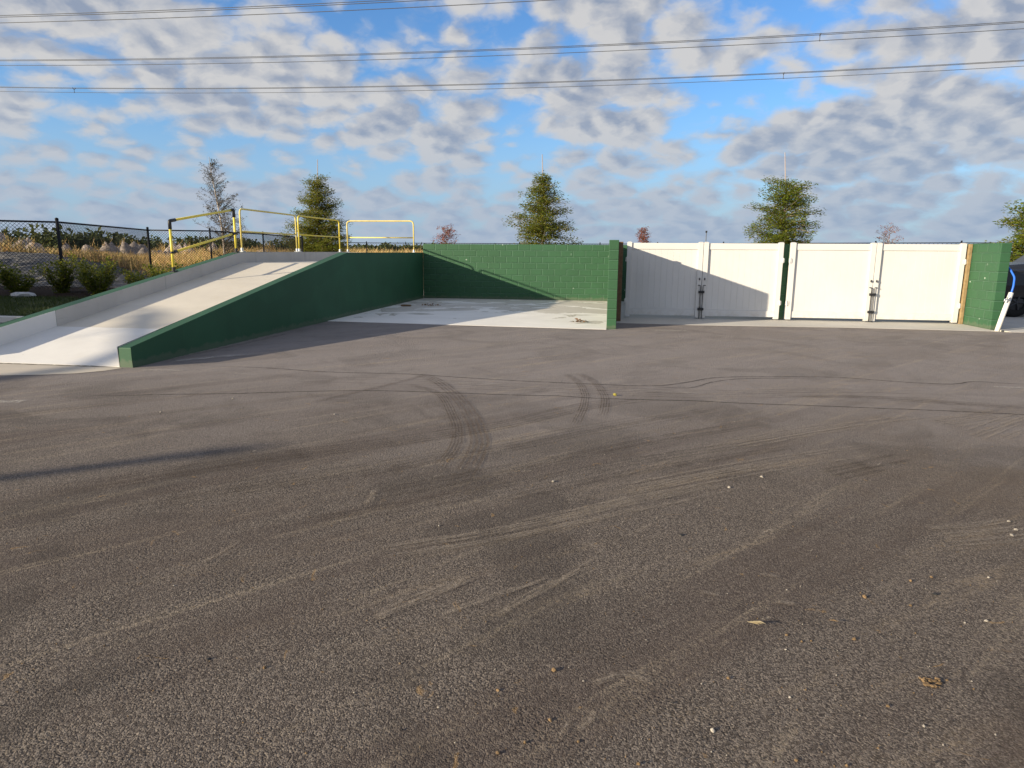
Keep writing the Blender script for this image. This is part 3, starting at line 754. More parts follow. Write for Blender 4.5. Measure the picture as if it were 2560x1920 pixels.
# ------------------------------------------------------------------ trees and plants
def limb(b, p, d, L, r, q, n=4, droop=.0, mi=0):
    pts = [p.copy()]; dd = d.normalized(); rs = [r]
    for i in range(n):
        dd = (dd + Vector((q.uniform(-.14,.14), q.uniform(-.14,.14), q.uniform(-.08,.08)-droop))).normalized()
        pts.append(pts[-1] + dd*(L/n)); rs.append(r*(1-.8*(i+1)/n))
    b.tube(pts, rs, 5, mi); return pts
def tier_tree(name, label, base, ztop, zlow, prof, leaf, seed, lead=None, gaps=(), trunk_r=.075, dens=1.0, tilt=(0,0)):
    """young tiered tree: flat layers of foliage on horizontal branches round a straight leader"""
    q = random.Random(seed); t = thing(name, label, 'tree', (base[0], base[1], 0), 'young trees beyond the walls')
    B0 = Vector((base[0], base[1], -.05)); axis_ = lambda z: Vector((base[0]+tilt[0]*z, base[1]+tilt[1]*z, z))
    tr = MB(); nz = 10
    tr.tube([axis_(-.05+(ztop+.02)*i/nz) + Vector((.02*math.sin(i*1.7), .02*math.cos(i*2.1), 0)) for i in range(nz+1)], [trunk_r*(1-.82*i/nz) for i in range(nz+1)], 8)
    cr = MB(); br = MB()
    nbr = int(36*dens*(ztop-zlow)/1.6); an = q.random()*6
    for kb in range(nbr):
        f = ((kb+q.random())/nbr)**1.12*.985; z = zlow + f*(ztop-zlow); R = prof(f)
        an += 2.4 + q.uniform(-.5,.5); L = R*q.choice((.42,.6,.75,.88,.96,1.02,1.1))*q.uniform(.9,1.1)
        if True:
            d = Vector((math.cos(an), math.sin(an), q.uniform(-.05,.62)))
            pts = limb(br, axis_(z+q.uniform(-.08,.08)), d, L, .016+.010*R, q, 5, .03)
            ncl = max(2, int(L*3.1))
            for c in range(ncl):
                s = (.22 + .74*(c+q.random()*.7)/ncl)
                s = min(s, .999); i = int(s*5); pp = pts[i].lerp(pts[i+1], s*5-i)
                side = Vector((-d.y, d.x, 0)).normalized()*q.uniform(-1,1)*.34*L*(1.05-s*.55)
                cc = pp + side + Vector((0,0,q.uniform(-.03,.10)))
                rad = q.uniform(.26,.46)*(.75+.25*R/2)
                for m_ in range(int(38*dens)):
                    aa = q.random()*2*PI; rr = rad*q.random()**.55
                    lp = cc + Vector((math.cos(aa)*rr, math.sin(aa)*rr, q.gauss(0,.12)+.06*(1-rr/rad)))
                    ld = Vector((math.cos(aa)+q.uniform(-.6,.6), math.sin(aa)+q.uniform(-.6,.6), q.uniform(-.35,.55)))
                    cr.leaf(lp, ld, Vector((q.uniform(-.5,.5),q.uniform(-.5,.5),1)), q.uniform(.11,.19), q.uniform(.065,.11))
    tr.build('trunk', M['bark'], t, smooth=True); br.build('branches', M['bark'], t)
    cr.build('crown', leaf, t)
    if lead:
        p0 = axis_(ztop-.9); l = MB(); l.tube([p0, (p0+Vector(lead))/2, Vector(lead)], [.040,.034,.024], 6); l.build('stake', M['leader'], t)
    return t
def pyr(w, p=.8): return lambda f: max(.18, w*(1-f)**p*(.86+.22*math.sin(f*23)))
def rnd_(w): return lambda f: max(.45, w*(1-abs(f-.38)**1.7*1.5)*(.86+.2*math.sin(f*21)))
tier_tree('young_tree', 'bushy pyramid shaped tree standing behind the yellow landing handrails', (-22.15,50.6), 6.85, .8,
          lambda f: max(.7, 3.1*(1-f)**.60) if f < .86 else .95, M['leaf_tree'], 21, (-22.3,51.2,8.4), trunk_r=.09, dens=1.1)
tier_tree('young_tree', 'pyramid shaped tree rising alone behind the green back wall', (-4.25,43.2), 6.15, .9,
          lambda f: max(.34, 2.35*(1-max(f-.28,0)/.74)**.62), M['leaf_tree'], 33, (-4.36,43.4,7.5), dens=1.05)
tier_tree('young_tree', 'round topped tree showing above the gap between the white gates', (10.6,45.2), 5.85, 1.2,
          lambda f: max(.9, 2.15*(1-abs(f-.48)**3*3.6)), M['leaf_tree2'], 45, (10.45,45.7,7.75), dens=1.0, trunk_r=.10)
tier_tree('young_tree', 'tree at the right edge of the view behind the dark pickup', (19.1,33.9), 4.6, .6,
          lambda f: max(.5, 2.6*(1-f)**.6), M['leaf_tree2'], 52, None, dens=1.2)
# sparse, nearly leafless tree behind the sloping handrail
q = random.Random(5); t1 = thing('sparse_tree', 'thin nearly leafless tree behind the sloping yellow handrail', 'tree', (-20.3,34.0,0))
tr = MB(); tw = MB(); lf = MB()
P0, P1 = Vector((-20.25,33.9,-.05)), Vector((-21.15,35.0,6.45))
def taxis(z): k = z/6.5; return P0.lerp(P1, k) + Vector((.16*math.sin(k*4.5), 0, 0))
tr.tube([taxis(6.5*i/14) for i in range(15)], [.070*(1-.86*i/14) for i in range(15)], 8)
z = 1.0
while z < 6.2:
    f = z/6.5; R = 1.75*(1-f)**.75+.22
    for k in range(4):
        an = q.random()*2*PI; d = Vector((math.cos(an), math.sin(an), q.uniform(.35,.95)))
        pts = limb(tw, taxis(z), d, R*q.uniform(.6,1.1), .015*(1.2-f), q, 5, -.03)
        for i in range(1, 6):
            for s in range(3):
                d2 = Vector((q.uniform(-1,1), q.uniform(-1,1), q.uniform(-.2,.9)))
                tp = limb(tw, pts[i], d2, q.uniform(.15,.42)*(1.15-f), .006, q, 3)
                for e in tp[1:]:
                    for w in range(q.choice((0,1,2,3)) if z < 4.2 else q.choice((0,0,1,2))):
                        lf.leaf(e+Vector((q.uniform(-.06,.06),q.uniform(-.06,.06),q.uniform(-.06,.06))), Vector((q.uniform(-1,1),q.uniform(-1,1),q.uniform(-.5,.6))), Vector((0,0,1)), q.uniform(.06,.11), q.uniform(.035,.06))
    z += .20
tr.build('trunk', M['bark_pale'], t1, smooth=True); tw.build('branches', M['bark'], t1); lf.build('crown', M['leaf_sparse'], t1)
for du, dv in ((-.75,-.3),(.75,-.3),(.1,.8)):
    b = MB(); b.tube([(-20.3+du,34+dv,.0),(-20.35+du*.08,34.05+dv*.08,1.35)], .028, 6); b.build('prop', M['wood_dark'], t1)

def red_tree(label, base, ztop, dens, spread, seed, bare=False):
    q = random.Random(seed); t = thing('red_leaved_sapling', label, 'tree', (base[0],base[1],0), 'small rusty leaved trees behind the walls')
    tr = MB(); tw = MB(); lf = MB()
    tr.tube([(base[0]+.03*math.sin(i), base[1], -.05+ztop*.86*i/8) for i in range(9)], [.05*(1-.75*i/8) for i in range(9)], 7)
    z = .9
    while z < ztop*.9:
        for k in range(3):
            an = q.random()*2*PI; d = Vector((math.cos(an), math.sin(an)*.6, q.uniform(.45,1.1)))
            L = spread*q.uniform(.5,1.05)*(1.25-z/ztop)
            pts = limb(tw, Vector((base[0],base[1],z)), d, L, .013, q, 5, .05)
            for i in range(1, 6):
                for s in range(2):
                    tp = limb(tw, pts[i], Vector((q.uniform(-1,1),q.uniform(-1,1),q.uniform(-.1,1))), q.uniform(.12,.3), .005, q, 2)
                    if q.random() < dens:
                        for w in range(9):
                            lf.leaf(tp[-1]+Vector((q.gauss(0,.07),q.gauss(0,.07),q.gauss(0,.06))), Vector((q.uniform(-1,1),q.uniform(-1,1),q.uniform(-.8,.5))), Vector((0,0,1)), q.uniform(.08,.13), q.uniform(.05,.08))
        z += .22
    tr.build('trunk', M['bark_pale'] if bare else M['bark'], t, smooth=True); tw.build('branches', M['bark'], t); lf.build('crown', M['leaf_red'], t)
red_tree('rusty leaved sapling poking over the left end of the green back wall', (-10.6,43.9), 3.3, .55, 1.5, 61)
red_tree('narrow rusty leaved sapling peeking over the shaded white gate', (2.1,45.6), 3.35, .7, .75, 62)
red_tree('bare twiggy sapling with few rusty leaves above the sunlit gates', (17.8,47.9), 3.5, .18, 1.7, 63, True)

def bush(label, base, h, w, seed, bright=.12, mat='leaf_bush'):
    q = random.Random(seed); t = thing('hedge_bush', label, 'bush', (base[0],base[1],base[2]), 'young hedge bushes along the fence')
    st = MB(); lf = MB(); B0 = Vector(base)
    for k in range(22):
        an = q.random()*2*PI; d = Vector((math.cos(an)*w*.62, math.sin(an)*w*.62, h*q.uniform(.45,1.2)))
        pts = limb(st, B0, d, d.length*q.uniform(.75,1.05), .012, q, 5, -.03)
        for i in range(1, 6):
            for m_ in range(20):
                pp = pts[i-1].lerp(pts[i], q.random()) + Vector((q.gauss(0,.055)*w, q.gauss(0,.055)*w, q.gauss(0,.05)))
                a2 = q.random()*2*PI
                lf.leaf(pp, Vector((math.cos(a2), math.sin(a2), q.uniform(-.1,1.2))), Vector((q.uniform(-.6,.6),q.uniform(-.6,.6),1)), q.uniform(.07,.13), q.uniform(.045,.08))
    st.build('stems', M['bark'], t); lf.build('foliage', M[mat], t)
bush('dark hedge bush nearest the left edge of the view', (-18.55,19.25,.12), 1.0, .95, 71)
bush('tall hedge bush growing against the thick corner post of the fence', (-17.45,19.75,.14), 1.2, 1.0, 72)
bush('hedge bush with bright yellow green tips beside the ramp wall', (-15.8,19.3,.14), 1.15, 1.05, 73)
bush('small hedge bush behind the pale rock, near the fence corner post', (-16.75,20.4,.16), .75, .9, 74)
bush('low hedge bush just above the ramp wall, right of the yellow green tipped bush', (-15.1,20.6,.16), .72, 1.1, 75)
bush('low hedge bush in front of the second fence post', (-15.1,21.7,.16), .85, 1.1, 76)
bush('last low hedge bush, partly hidden by the sloping handrail foot', (-14.9,22.7,.14), .9, 1.0, 77)
b = MB(); b.blob((0,0,0), .26, 2, .16, (1.5,.8,.45), seed=4); o = b.build('rock', M['rock'])
o.location = (-17.95,18.75,.15); tag(o, 'pale angular rock on the lawn edge below the fence corner post', 'rock')

# ------------------------------------------------------------------ things that only throw shade into the view (left, outside the frame)
def shade_tree(u, v, h, w, seed, label):  # unseen tree, added to block the sun from lawn, hedge and bank
    q = random.Random(seed); t = thing('unseen_shade_tree', label, 'tree', (u,v,0), 'unseen shade trees left of the yard')
    tr = MB(); tr.tube([(u,v,-.1),(u+.1,v,h*.4),(u,v+.1,h*.85)], [.12,.09,.03], 8); tr.build('trunk', M['bark'], t)
    lf = MB()
    for k in range(95):
        an = q.random()*2*PI; f = q.random(); rr = w*q.random()**.6*(1-.5*f*f)
        c = Vector((u+math.cos(an)*rr, v+math.sin(an)*rr, .2+f*(h-.4)))
        for m_ in range(30):
            p = c + Vector((q.gauss(0,.24),q.gauss(0,.24),q.gauss(0,.2)))
            lf.leaf(p, Vector((q.uniform(-1,1),q.uniform(-1,1),q.uniform(-.5,.8))), Vector((q.uniform(-1,1),q.uniform(-1,1),1)), q.uniform(.16,.26), q.uniform(.1,.16))
    lf.build('crown', M['leaf_tree'], t)
for i, (u, v, h, w) in enumerate([(-24.3,4.8,4.2,1.8),(-25.2,7.4,4.4,1.9),(-26.0,10.2,4.4,2.0),(-25.0,13.0,3.6,1.9),(-27.4,15.4,4.4,2.0),(-28.8,18.2,4.8,2.1),(-31.2,20.6,5.4,2.2),(-34,22.6,5.4,2.2),(-29,12,4.2,2),(-23.6,6.2,3.6,1.6),(-24.6,9.0,3.8,1.7),(-24.3,11.4,3.4,1.6),(-26.6,14.2,3.9,1.8),(-28.4,16.8,4.4,1.9)]):
    shade_tree(u, v, h*1.12 if v > 8 else h, w, 90+i, 'unseen dense dark tree left of the view, added to shade the lawn')
lp = thing('light_pole', 'slim grey light pole left behind the viewer, its shadow crossing the asphalt', 'lamp', (-20.2,-8.1,0))
b = MB(); b.tube([(-20.2,-8.1,0),(-20.2,-8.1,5.65)], [.13,.09], 12); b.build('pole', M['galv'], lp, smooth=True)
b = MB(); b.box(-20.32,-20.08,-8.18,-8.02,5.65,5.73); b.build('lamp_head', M['steel'], lp)
# unseen palm, trunk curve shaped so its shadow falls along the ramp
pm = thing('unseen_palm', 'unseen leaning palm left of the view, shaped to lay its shadow on the ramp', 'palm tree', (-16.6,-5.2,0))
pts = [(-17.0,-5.4,0),(-18.4,-5.6,1.6),(-20.0,-5.2,3.2),(-21.8,-4.4,4.6),(-23.4,-3.3,5.6),(-25.2,-1.9,6.1)]
b = MB(); b.tube(pts, [.17,.14,.13,.12,.11,.10], 10); b.build('trunk', M['bark'], pm, smooth=True)
q = random.Random(9); b = MB()
for k in range(8):
    an = 2*PI*k/8+q.uniform(-.25,.25); L = q.uniform(1.0,1.6)
    p = Vector(pts[-1]); d = Vector((math.cos(an), math.sin(an), q.uniform(.1,.8))).normalized()
    for i in range(14):
        d = (d+Vector((0,0,-.09))).normalized(); p2 = p + d*L/14
        s = d.cross(Vector((0,0,1))).normalized(); b.tube([p,p2], .012, 4)
        for sg in (-1,1): b.leaf(p, (s*sg+d*.5+Vector((0,0,-.25))), Vector((0,0,1)), .40*math.sin(.4+2.3*i/14), .03)
        p = p2
b.build('fronds', M['leaf_tree'], pm)

# ------------------------------------------------------------------ power lines
LTH = -.05283
dv = Vector((math.cos(LTH), math.sin(LTH), 0)); nv = Vector((-math.sin(LTH), math.cos(LTH), 0))
def line_pt(D, s, dn=0, dz=0): return nv*(D+dn) + dv*s + Vector((0,0,20+2.9e-4*(s-3.6)**2+dz))
for D, spacers, label in ((52.98, (-62, 34), 'highest power line bundle, leaving through the top of the picture'),
                          (66.34, (13.6, -84), 'middle one of the three power line bundles'),
                          (79.18, (13.0, -72.5), 'lowest power line bundle, with a spacer near its left end')):
    t = thing('power_line', label, 'power line', tuple(line_pt(D, -140)), 'overhead power line bundles')
    offs = ((-.24,0),(.24,.03),(0,-.50))
    for dn, dz in offs:
        b = MB(); b.tube([line_pt(D, -140+4*i, dn, dz) for i in range(71)], .026, 6, cap=False); b.build('conductor', M['cable'], t, smooth=True)
    for s in spacers:
        b = MB(); c = line_pt(D, s, 0, -.16)
        for dn, dz in offs: b.tube([c, line_pt(D, s, dn, dz)], .03, 6); b.blob(tuple(line_pt(D, s, dn, dz)), .06, 1, 0)
        b.build('spacer', M['cable'], t)

# ------------------------------------------------------------------ pipe, hose, marker
pp = thing('standpipe', 'white plastic pipe with tap leaning at the foot of the green end wall', 'pipe', (8.16,15.62,0))
b = MB(); b.tube([(8.15,15.60,-.02),(8.27,15.66,.42),(8.385,15.72,.80)], .048, 14); b.build('pipe', M['pvc'], pp, smooth=True)
b = MB(); b.tube([(8.335,15.66,.66),(8.30,15.60,.665),(8.22,15.58,.67)], [.016,.02,.014], 8); b.tube([(8.29,15.57,.70),(8.29,15.62,.70)], .022, 8); b.tube([(8.215,15.58,.685),(8.20,15.58,.62)], .016, 8)
b.build('tap', M['chrome'], pp, smooth=True)
b = MB(); b.tube(bent([(8.375,15.715,.74),(8.42,15.74,.93),(8.45,15.80,1.12),(8.40,15.93,1.30),(8.36,16.2,1.42),(8.352,16.9,1.40)], .05, 4), .020, 10)
tag(b.build('blue_hose', M['blue'], smooth=True), 'blue hose rising out of the white pipe beside the green end wall', 'hose')
mk = thing('marker_pole', 'thin distant pole with a small box on top, above the shaded white gate', 'pole', (6.95,52.7,0))
b = MB(); b.tube([(6.95,52.7,0),(6.95,52.7,3.1)], .03, 6); b.build('pole', M['steel'], mk)
b = MB(); b.box(6.89,7.01,52.64,52.76,3.1,3.24); b.build('box', M['steel'], mk)

# ------------------------------------------------------------------ dark pickup, mostly out of view on the right
tk = thing('pickup_truck', 'near black pickup truck parked behind the green end wall at the right edge', 'pickup truck', (12.2,20.2,0))
u0, v0, v1 = 9.35, 19.22, 21.12
def section(zs, inset):  # loft along u
    return [(v0+inset, z) for z in zs]
prof = [(9.35,.62,1.02),(9.42,.50,1.12),(9.7,.42,1.19),(10.6,.42,1.24),(11.0,.40,1.26),(14.9,.42,1.24),(15.05,.55,1.2)]
b = MB(); rings = []
for (u, zl, zh) in prof:
    ins = .12 if u < 9.4 or u > 15 else (.05 if u < 9.5 else 0)
    ring = [(u,v0+.10+ins,zl),(u,v0+ins+.0,zl+.10),(u,v0-.01+ins,(zl+zh)/2),(u,v0+.03+ins,zh-.05),(u,v0+.10+ins,zh),
            (u,v1-.10-ins,zh),(u,v1-.03-ins,zh-.05),(u,v1+.01-ins,(zl+zh)/2),(u,v1-ins,zl+.10),(u,v1-.10-ins,zl)]
    rings.append(ring)
vs_ = [p for r in rings for p in r]; fs = []
for i in range(len(rings)-1):
    for k in range(10): fs.append((i*10+k, i*10+(k+1)%10, (i+1)*10+(k+1)%10, (i+1)*10+k))
fs += [tuple(range(9,-1,-1)), tuple(range((len(rings)-1)*10, len(rings)*10))]
b.add(vs_, fs); b.build('body', M['car_paint'], tk, smooth=False, bevel=.02)
b = MB()   # bonnet bulge
b.add([(9.55,19.42,1.16),(10.95,19.34,1.26),(10.95,21.0,1.26),(9.55,20.92,1.16),(9.62,19.6,1.27),(10.95,19.55,1.40),(10.95,20.8,1.40),(9.62,20.74,1.27)],
      [(4,5,6,7),(0,1,5,4),(1,2,6,5),(2,3,7,6),(3,0,4,7)]); b.build('bonnet', M['car_paint'], tk, bevel=.03)
b = MB()   # cab
b.add([(10.9,19.32,1.25),(13.1,19.32,1.25),(13.1,21.02,1.25),(10.9,21.02,1.25),(11.6,19.47,1.83),(12.95,19.47,1.83),(12.95,20.87,1.83),(11.6,20.87,1.83)],
      [(4,5,6,7),(0,1,5,4),(1,2,6,5),(2,3,7,6),(3,0,4,7)]); b.build('cab', M['car_paint'], tk, bevel=.05)
for sv in (19.315, 21.025):
    sgn = 1 if sv < 20 else -1
    for ua, ub, ta, tb in ((11.15,11.98,11.72,11.98),(12.06,12.98,12.06,12.86)):
        b = MB(); b.add([(ua,sv+sgn*.012,1.29),(ub,sv+sgn*.012,1.29),(tb,sv+sgn*.125,1.75),(ta,sv+sgn*.125,1.75)], [(0,1,2,3)] if sgn > 0 else [(3,2,1,0)]); b.build('side_window', M['glass'], tk)
b = MB(); b.add([(10.93,19.45,1.30),(10.93,20.9,1.30),(11.55,20.78,1.78),(11.55,19.56,1.78)], [(0,3,2,1)]); b.build('windscreen', M['glass'], tk)
b = MB(); b.box(10.615,10.627,v0-.012,v0-.004,.62,1.20); b.box(9.7,10.62,v0-.012,v0-.004,1.165,1.175); b.box(11.9,11.91,v0-.012,v0-.004,.62,1.2); b.build('panel_gap', M['car_trim'], tk)
for uu in (10.42, 13.85):
    for vv, nm in ((v0+.02, -1), (v1-.02, 1)):
        w = MB(); n = 24; prof_w = [(.20,-.11),(.30,-.125),(.365,-.10),(.38,-.05),(.38,.05),(.365,.10),(.30,.125),(.20,.11)]
        V = []; F = []
        for i in range(n):
            an = 2*PI*i/n
            for r, y in prof_w: V.append((uu+math.cos(an)*r, vv+y*1.0-nm*.11, .38+math.sin(an)*r))
        k = len(prof_w)
        for i in range(n):
            for j in range(k-1): F.append((i*k+j, i*k+j+1, ((i+1)%n)*k+j+1, ((i+1)%n)*k+j))
        w.add(V, F); wh = w.build('wheel', M['rubber'], tk, smooth=True)
        r_ = MB(); fy = vv+nm*.0
        V = [(uu, fy, .38)] + [(uu+math.cos(2*PI*i/20)*.21, fy-nm*.03, .38+math.sin(2*PI*i/20)*.21) for i in range(20)]
        r_.add(V, [(0, 1+i, 1+(i+1)%20) for i in range(20)])
        for i in range(5):
            an = 2*PI*i/5; r_.tube([(uu,fy+nm*.01,.38),(uu+math.cos(an)*.19,fy-nm*.0,.38+math.sin(an)*.19)], .025, 6)
        o = r_.build('rim', M['steel'], None); o.parent = wh
for vv in (v0+.25, v1-.25):
    b = MB(); b.box(9.345,9.42,vv-.17,vv+.17,.88,1.04); b.build('headlight', M['lens'], tk, bevel=.02)
b = MB(); b.box(9.28,9.36,19.45,20.9,.46,.62); b.build('bumper', M['car_trim'], tk, bevel=.03)

# ------------------------------------------------------------------ small things lying about
def pebbles(spots, label, mat, group, sq=(1.3,1,.7), name='pebble', cat='pebble'):
    proto = None
    for i, (u, v, r) in enumerate(spots):
        r *= .5
        b = MB(); b.blob((0,0,0), r, 1, .28, sq, seed=100+i); o = b.build(name, mat)
        o.location = (u, v, r*sq[2]*.62); o.rotation_euler = (0,0,i*1.7); tag(o, label, cat, group)
pebbles([(.69,2.29,.010),(.39,2.07,.016),(-1.99,2.71,.009),(-.34,4.48,.024),(.85,4.55,.022),(1.12,4.82,.022),(2.41,4.2,.018),(2.38,4.07,.018),(2.31,3.98,.022),(1.67,2.96,.014),
         (1.57,2.93,.010),(.75,2.6,.009),(1.1,2.2,.010),(-3.95,6.6,.022),(-2.6,6.1,.02),(-4.3,5.9,.02),(1.9,3.4,.012),(-.93,3.6,.013)],
        'small whitish pebble lying loose on the dark asphalt', M['stone'], 'whitish pebbles on the asphalt')
pebbles([(1.05,2.72,.016),(1.22,3.1,.020),(.49,2.37,.014),(.63,1.97,.012),(-.16,2.32,.020),(-.15,2.04,.014),(1.02,2.29,.012),(-.35,2.17,.012),(-1.25,2.17,.014),(.14,1.88,.012),(.78,1.97,.011),
         (.78,2.71,.012),(.83,2.67,.010),(.87,2.68,.009),(-.22,1.92,.012),(-.30,1.86,.014),(-.05,1.95,.010),(1.5,3.3,.016),(1.62,3.36,.015),(1.4,3.05,.012)],
        'small tan clod of dried soil on the dark asphalt', M['clod'], 'tan clods on the asphalt', (1.2,1,.75), 'soil_clod', 'clod')
pebbles([(1.56,3.18,.022),(.45,3.69,.020),(-1.49,2.19,.014)], 'small dark chip of loose asphalt casting a shadow', M['car_trim'], 'dark chips on the asphalt', (1.4,1,.6), 'asphalt_chip', 'chip')
def heap_of_leaves(name, label, cat, u, v, r, n, mat, seed, h=.05):
    q = random.Random(seed); b = MB()
    for i in range(n):
        an = q.random()*2*PI; rr = r*q.random()**.6
        b.leaf(Vector((u+math.cos(an)*rr, v+math.sin(an)*rr*.7, .012+h*q.random()*(1-rr/r))), Vector((q.uniform(-1,1),q.uniform(-1,1),q.uniform(-.2,.5))), Vector((q.uniform(-.7,.7),q.uniform(-.7,.7),1)), q.uniform(.06,.12), q.uniform(.03,.06))
    return tag(b.build(name, mat), label, cat)
heap_of_leaves('leaf_litter', 'brown leaf litter swept against nothing on the sunlit slab beside the divider wall', 'leaves', -.68, 15.55, .22, 34, M['dead_leaf'], 1)['label'] = 'little pile of brown dead leaves on the sunlit part of the slab'
heap_of_leaves('leaf_litter', 'brown dead leaves on the shaded slab near the back wall', 'leaves', -5.2, 19.5, .28, 26, M['dead_leaf'], 2, .03)
b = MB(); b.box(-5.98,-5.70,19.10,19.24,.006,.05); tag(b.build('wood_offcut', M['wood_dark'], bevel=.01), 'flat dark offcut lying on the slab close to the ramp wall', 'offcut')
b = MB(); q = random.Random(3)
for i in range(3): b.leaf(Vector((.63+.012*i,2.775-.006*i,.012+.006*i)), Vector((1,-.5,.1)), Vector((.1*i,0,1)), .055, .02)
tag(b.build('dry_leaf', plain('straw_leaf', (.42,.34,.20), .7)), 'curled straw coloured leaf lying on the foreground asphalt', 'leaf')
b = MB(); b.leaf(Vector((.98,2.84,.014)), Vector((1,-.4,.1)), Vector((0,0,1)), .045, .016)
tag(b.build('dry_leaf', M['clod']), 'small rolled brown leaf right of the straw coloured leaf', 'leaf')
b = MB()
for i in range(26):
    an = rnd.random()*2*PI; rr = .055*rnd.random()**.5; b.blob((1.25+math.cos(an)*rr*1.1, 2.46+math.sin(an)*rr*.7, .005), rnd.uniform(.003,.008), 1, .4, (1.2,1,.6), seed=i)
tag(b.build('clod_cluster', M['clod']), 'crumbled cluster of orange soil on the asphalt at the lower right', 'soil')
b = MB(); b.blob((.10,7.47,.018), .02, 1, .2, (1.2,.7,.9), seed=2); tag(b.build('yellow_fruit', plain('yellow_fleck', (.30,.26,.05), .5)), 'tiny yellow object on the asphalt between the seams', 'litter')
# loose grit over the whole foreground: nobody could count it
q = random.Random(77); b = MB()
for i in range(1500):
    v = 1.5 + 5.5*q.random()**1.7; u = q.uniform(-1.05*v-.2, .85*v+.2)
    if fbm(u, v, .8, 3) < -.05 and q.random() < .75: continue
    r = q.uniform(.0018,.0045)
    ax = [Vector((q.uniform(.6,1.3)*r,0,0)), Vector((0,q.uniform(.6,1.3)*r,0)), Vector((0,0,q.uniform(.6,1.1)*r))]
    c = Vector((u, v, r*.5)); mi = 0 if q.random() < .25 else (1 if q.random() < .6 else 2)
    b.add([c+ax[0], c+ax[1], c-ax[0], c-ax[1], c+ax[2], c-ax[2]], [(0,1,4),(1,2,4),(2,3,4),(3,0,4),(1,0,5),(2,1,5),(3,2,5),(0,3,5)], mi)
tag(b.build('loose_grit', [M['stone'], M['clod'], M['car_trim']]), kind='stuff')

# ------------------------------------------------------------------ light, sky, camera
SUN = Vector((3.03, 2.27, -1.0)).normalized()          # direction the light travels
to_sun = -SUN
elev = math.asin(to_sun.z); rot = math.atan2(to_sun.x, to_sun.y)
sl = bpy.data.lights.new('sun', 'SUN'); sl.energy = 5.0; sl.angle = math.radians(.53); sl.color = (1.0, .86, .64)
so = bpy.data.objects.new('sun', sl); COL.objects.link(so); so.rotation_euler = SUN.to_track_quat('-Z', 'Y').to_euler(); so.location = (-30,-20,12)

w = bpy.data.worlds.new('World'); scene.world = w; w.use_nodes = True
g = NG(w.node_tree); bg = g.n['Background']; BS = .10; bg.inputs['Strength'].default_value = BS
sky = g.node('ShaderNodeTexSky', sky_type='NISHITA'); sky.sun_disc = False; sky.sun_elevation = elev; sky.sun_rotation = rot
sky.air_density = 1.0; sky.dust_density = .6; sky.ozone_density = 2.0; sky.altitude = 5
d = g.node('ShaderNodeTexCoord').outputs['Generated']
d = g.vmath('NORMALIZE', d); dx, dy, dz = g.sep(d)
hs = g.node('ShaderNodeHueSaturation'); hs.inputs['Saturation'].default_value = 1.12; hs.inputs['Value'].default_value = 1.15
g.put(hs.inputs['Color'], sky.outputs[0])
blue = g.mix(1, hs.outputs[0], (.62,.81,1.06), 'MULTIPLY')
az = g.math('MULTIPLY', g.math('ARCTAN2', dx, dy), 180/PI); el = g.math('MULTIPLY', g.math('ARCSINE', dz), 180/PI)
k = g.math('DIVIDE', 1.0, g.math('ADD', g.math('MAXIMUM', dz, 0.0), .40))
pc = g.comb(g.math('MULTIPLY', dx, k), g.math('MULTIPLY', dy, k), 0)
# clear holes and heavy banks of this sky: (azimuth, elevation, half widths, amount)
BL = [(-19.9,17.0,5.6,1.9,-.26),(-14.3,15.4,1.8,1.5,-.13),(-37.5,10.2,3.4,1.3,-.15),(-23.7,6.6,6.0,1.0,-.14),(-8.0,8.2,2.8,3.2,-.22),(11.6,17.2,5.5,1.3,-.20),(-7.8,17.0,2.2,2.0,-.20),
      (7.7,11.0,4.6,1.7,-.20),(3.6,6.2,3.2,1.3,-.13),(6.8,8.0,2.2,1.8,-.14),(14.6,11.4,3.2,1.2,-.13),(-33.7,8.0,5,.9,-.10),(-42,5.4,5,1.4,-.08),(-10.8,4.6,3,.9,-.10),(-43,11.5,3,1.0,-.1),
      (-27,12.9,8,3,.10),(-15.6,8.6,6.5,2.4,.09),(.2,8.9,3.6,2.4,.13),(-1,17.4,4.5,1.8,.10),(20,8,7,3.2,.13),(26,16,4,2.6,.14),(-37,15.4,8,2.6,.10),(12.5,8.5,4,1.8,.08),(-4,13.5,6,1.6,.05),(0,2.2,60,2.4,.05)]
bias = g.ss(el, 26, 45, .02, -.05)
for a0, e0, wa, we, amt in BL:
    qa = g.math('DIVIDE', g.math('SUBTRACT', az, a0), wa); qe = g.math('DIVIDE', g.math('SUBTRACT', el, e0), we)
    r2 = g.math('ADD', g.math('MULTIPLY', qa, qa), g.math('MULTIPLY', qe, qe))
    v_ = g.math('MULTIPLY', g.math('POWER', 2.718, g.math('MULTIPLY', r2, -1.0)), amt)
    bias = v_ if bias is None else g.math('ADD', bias, v_)
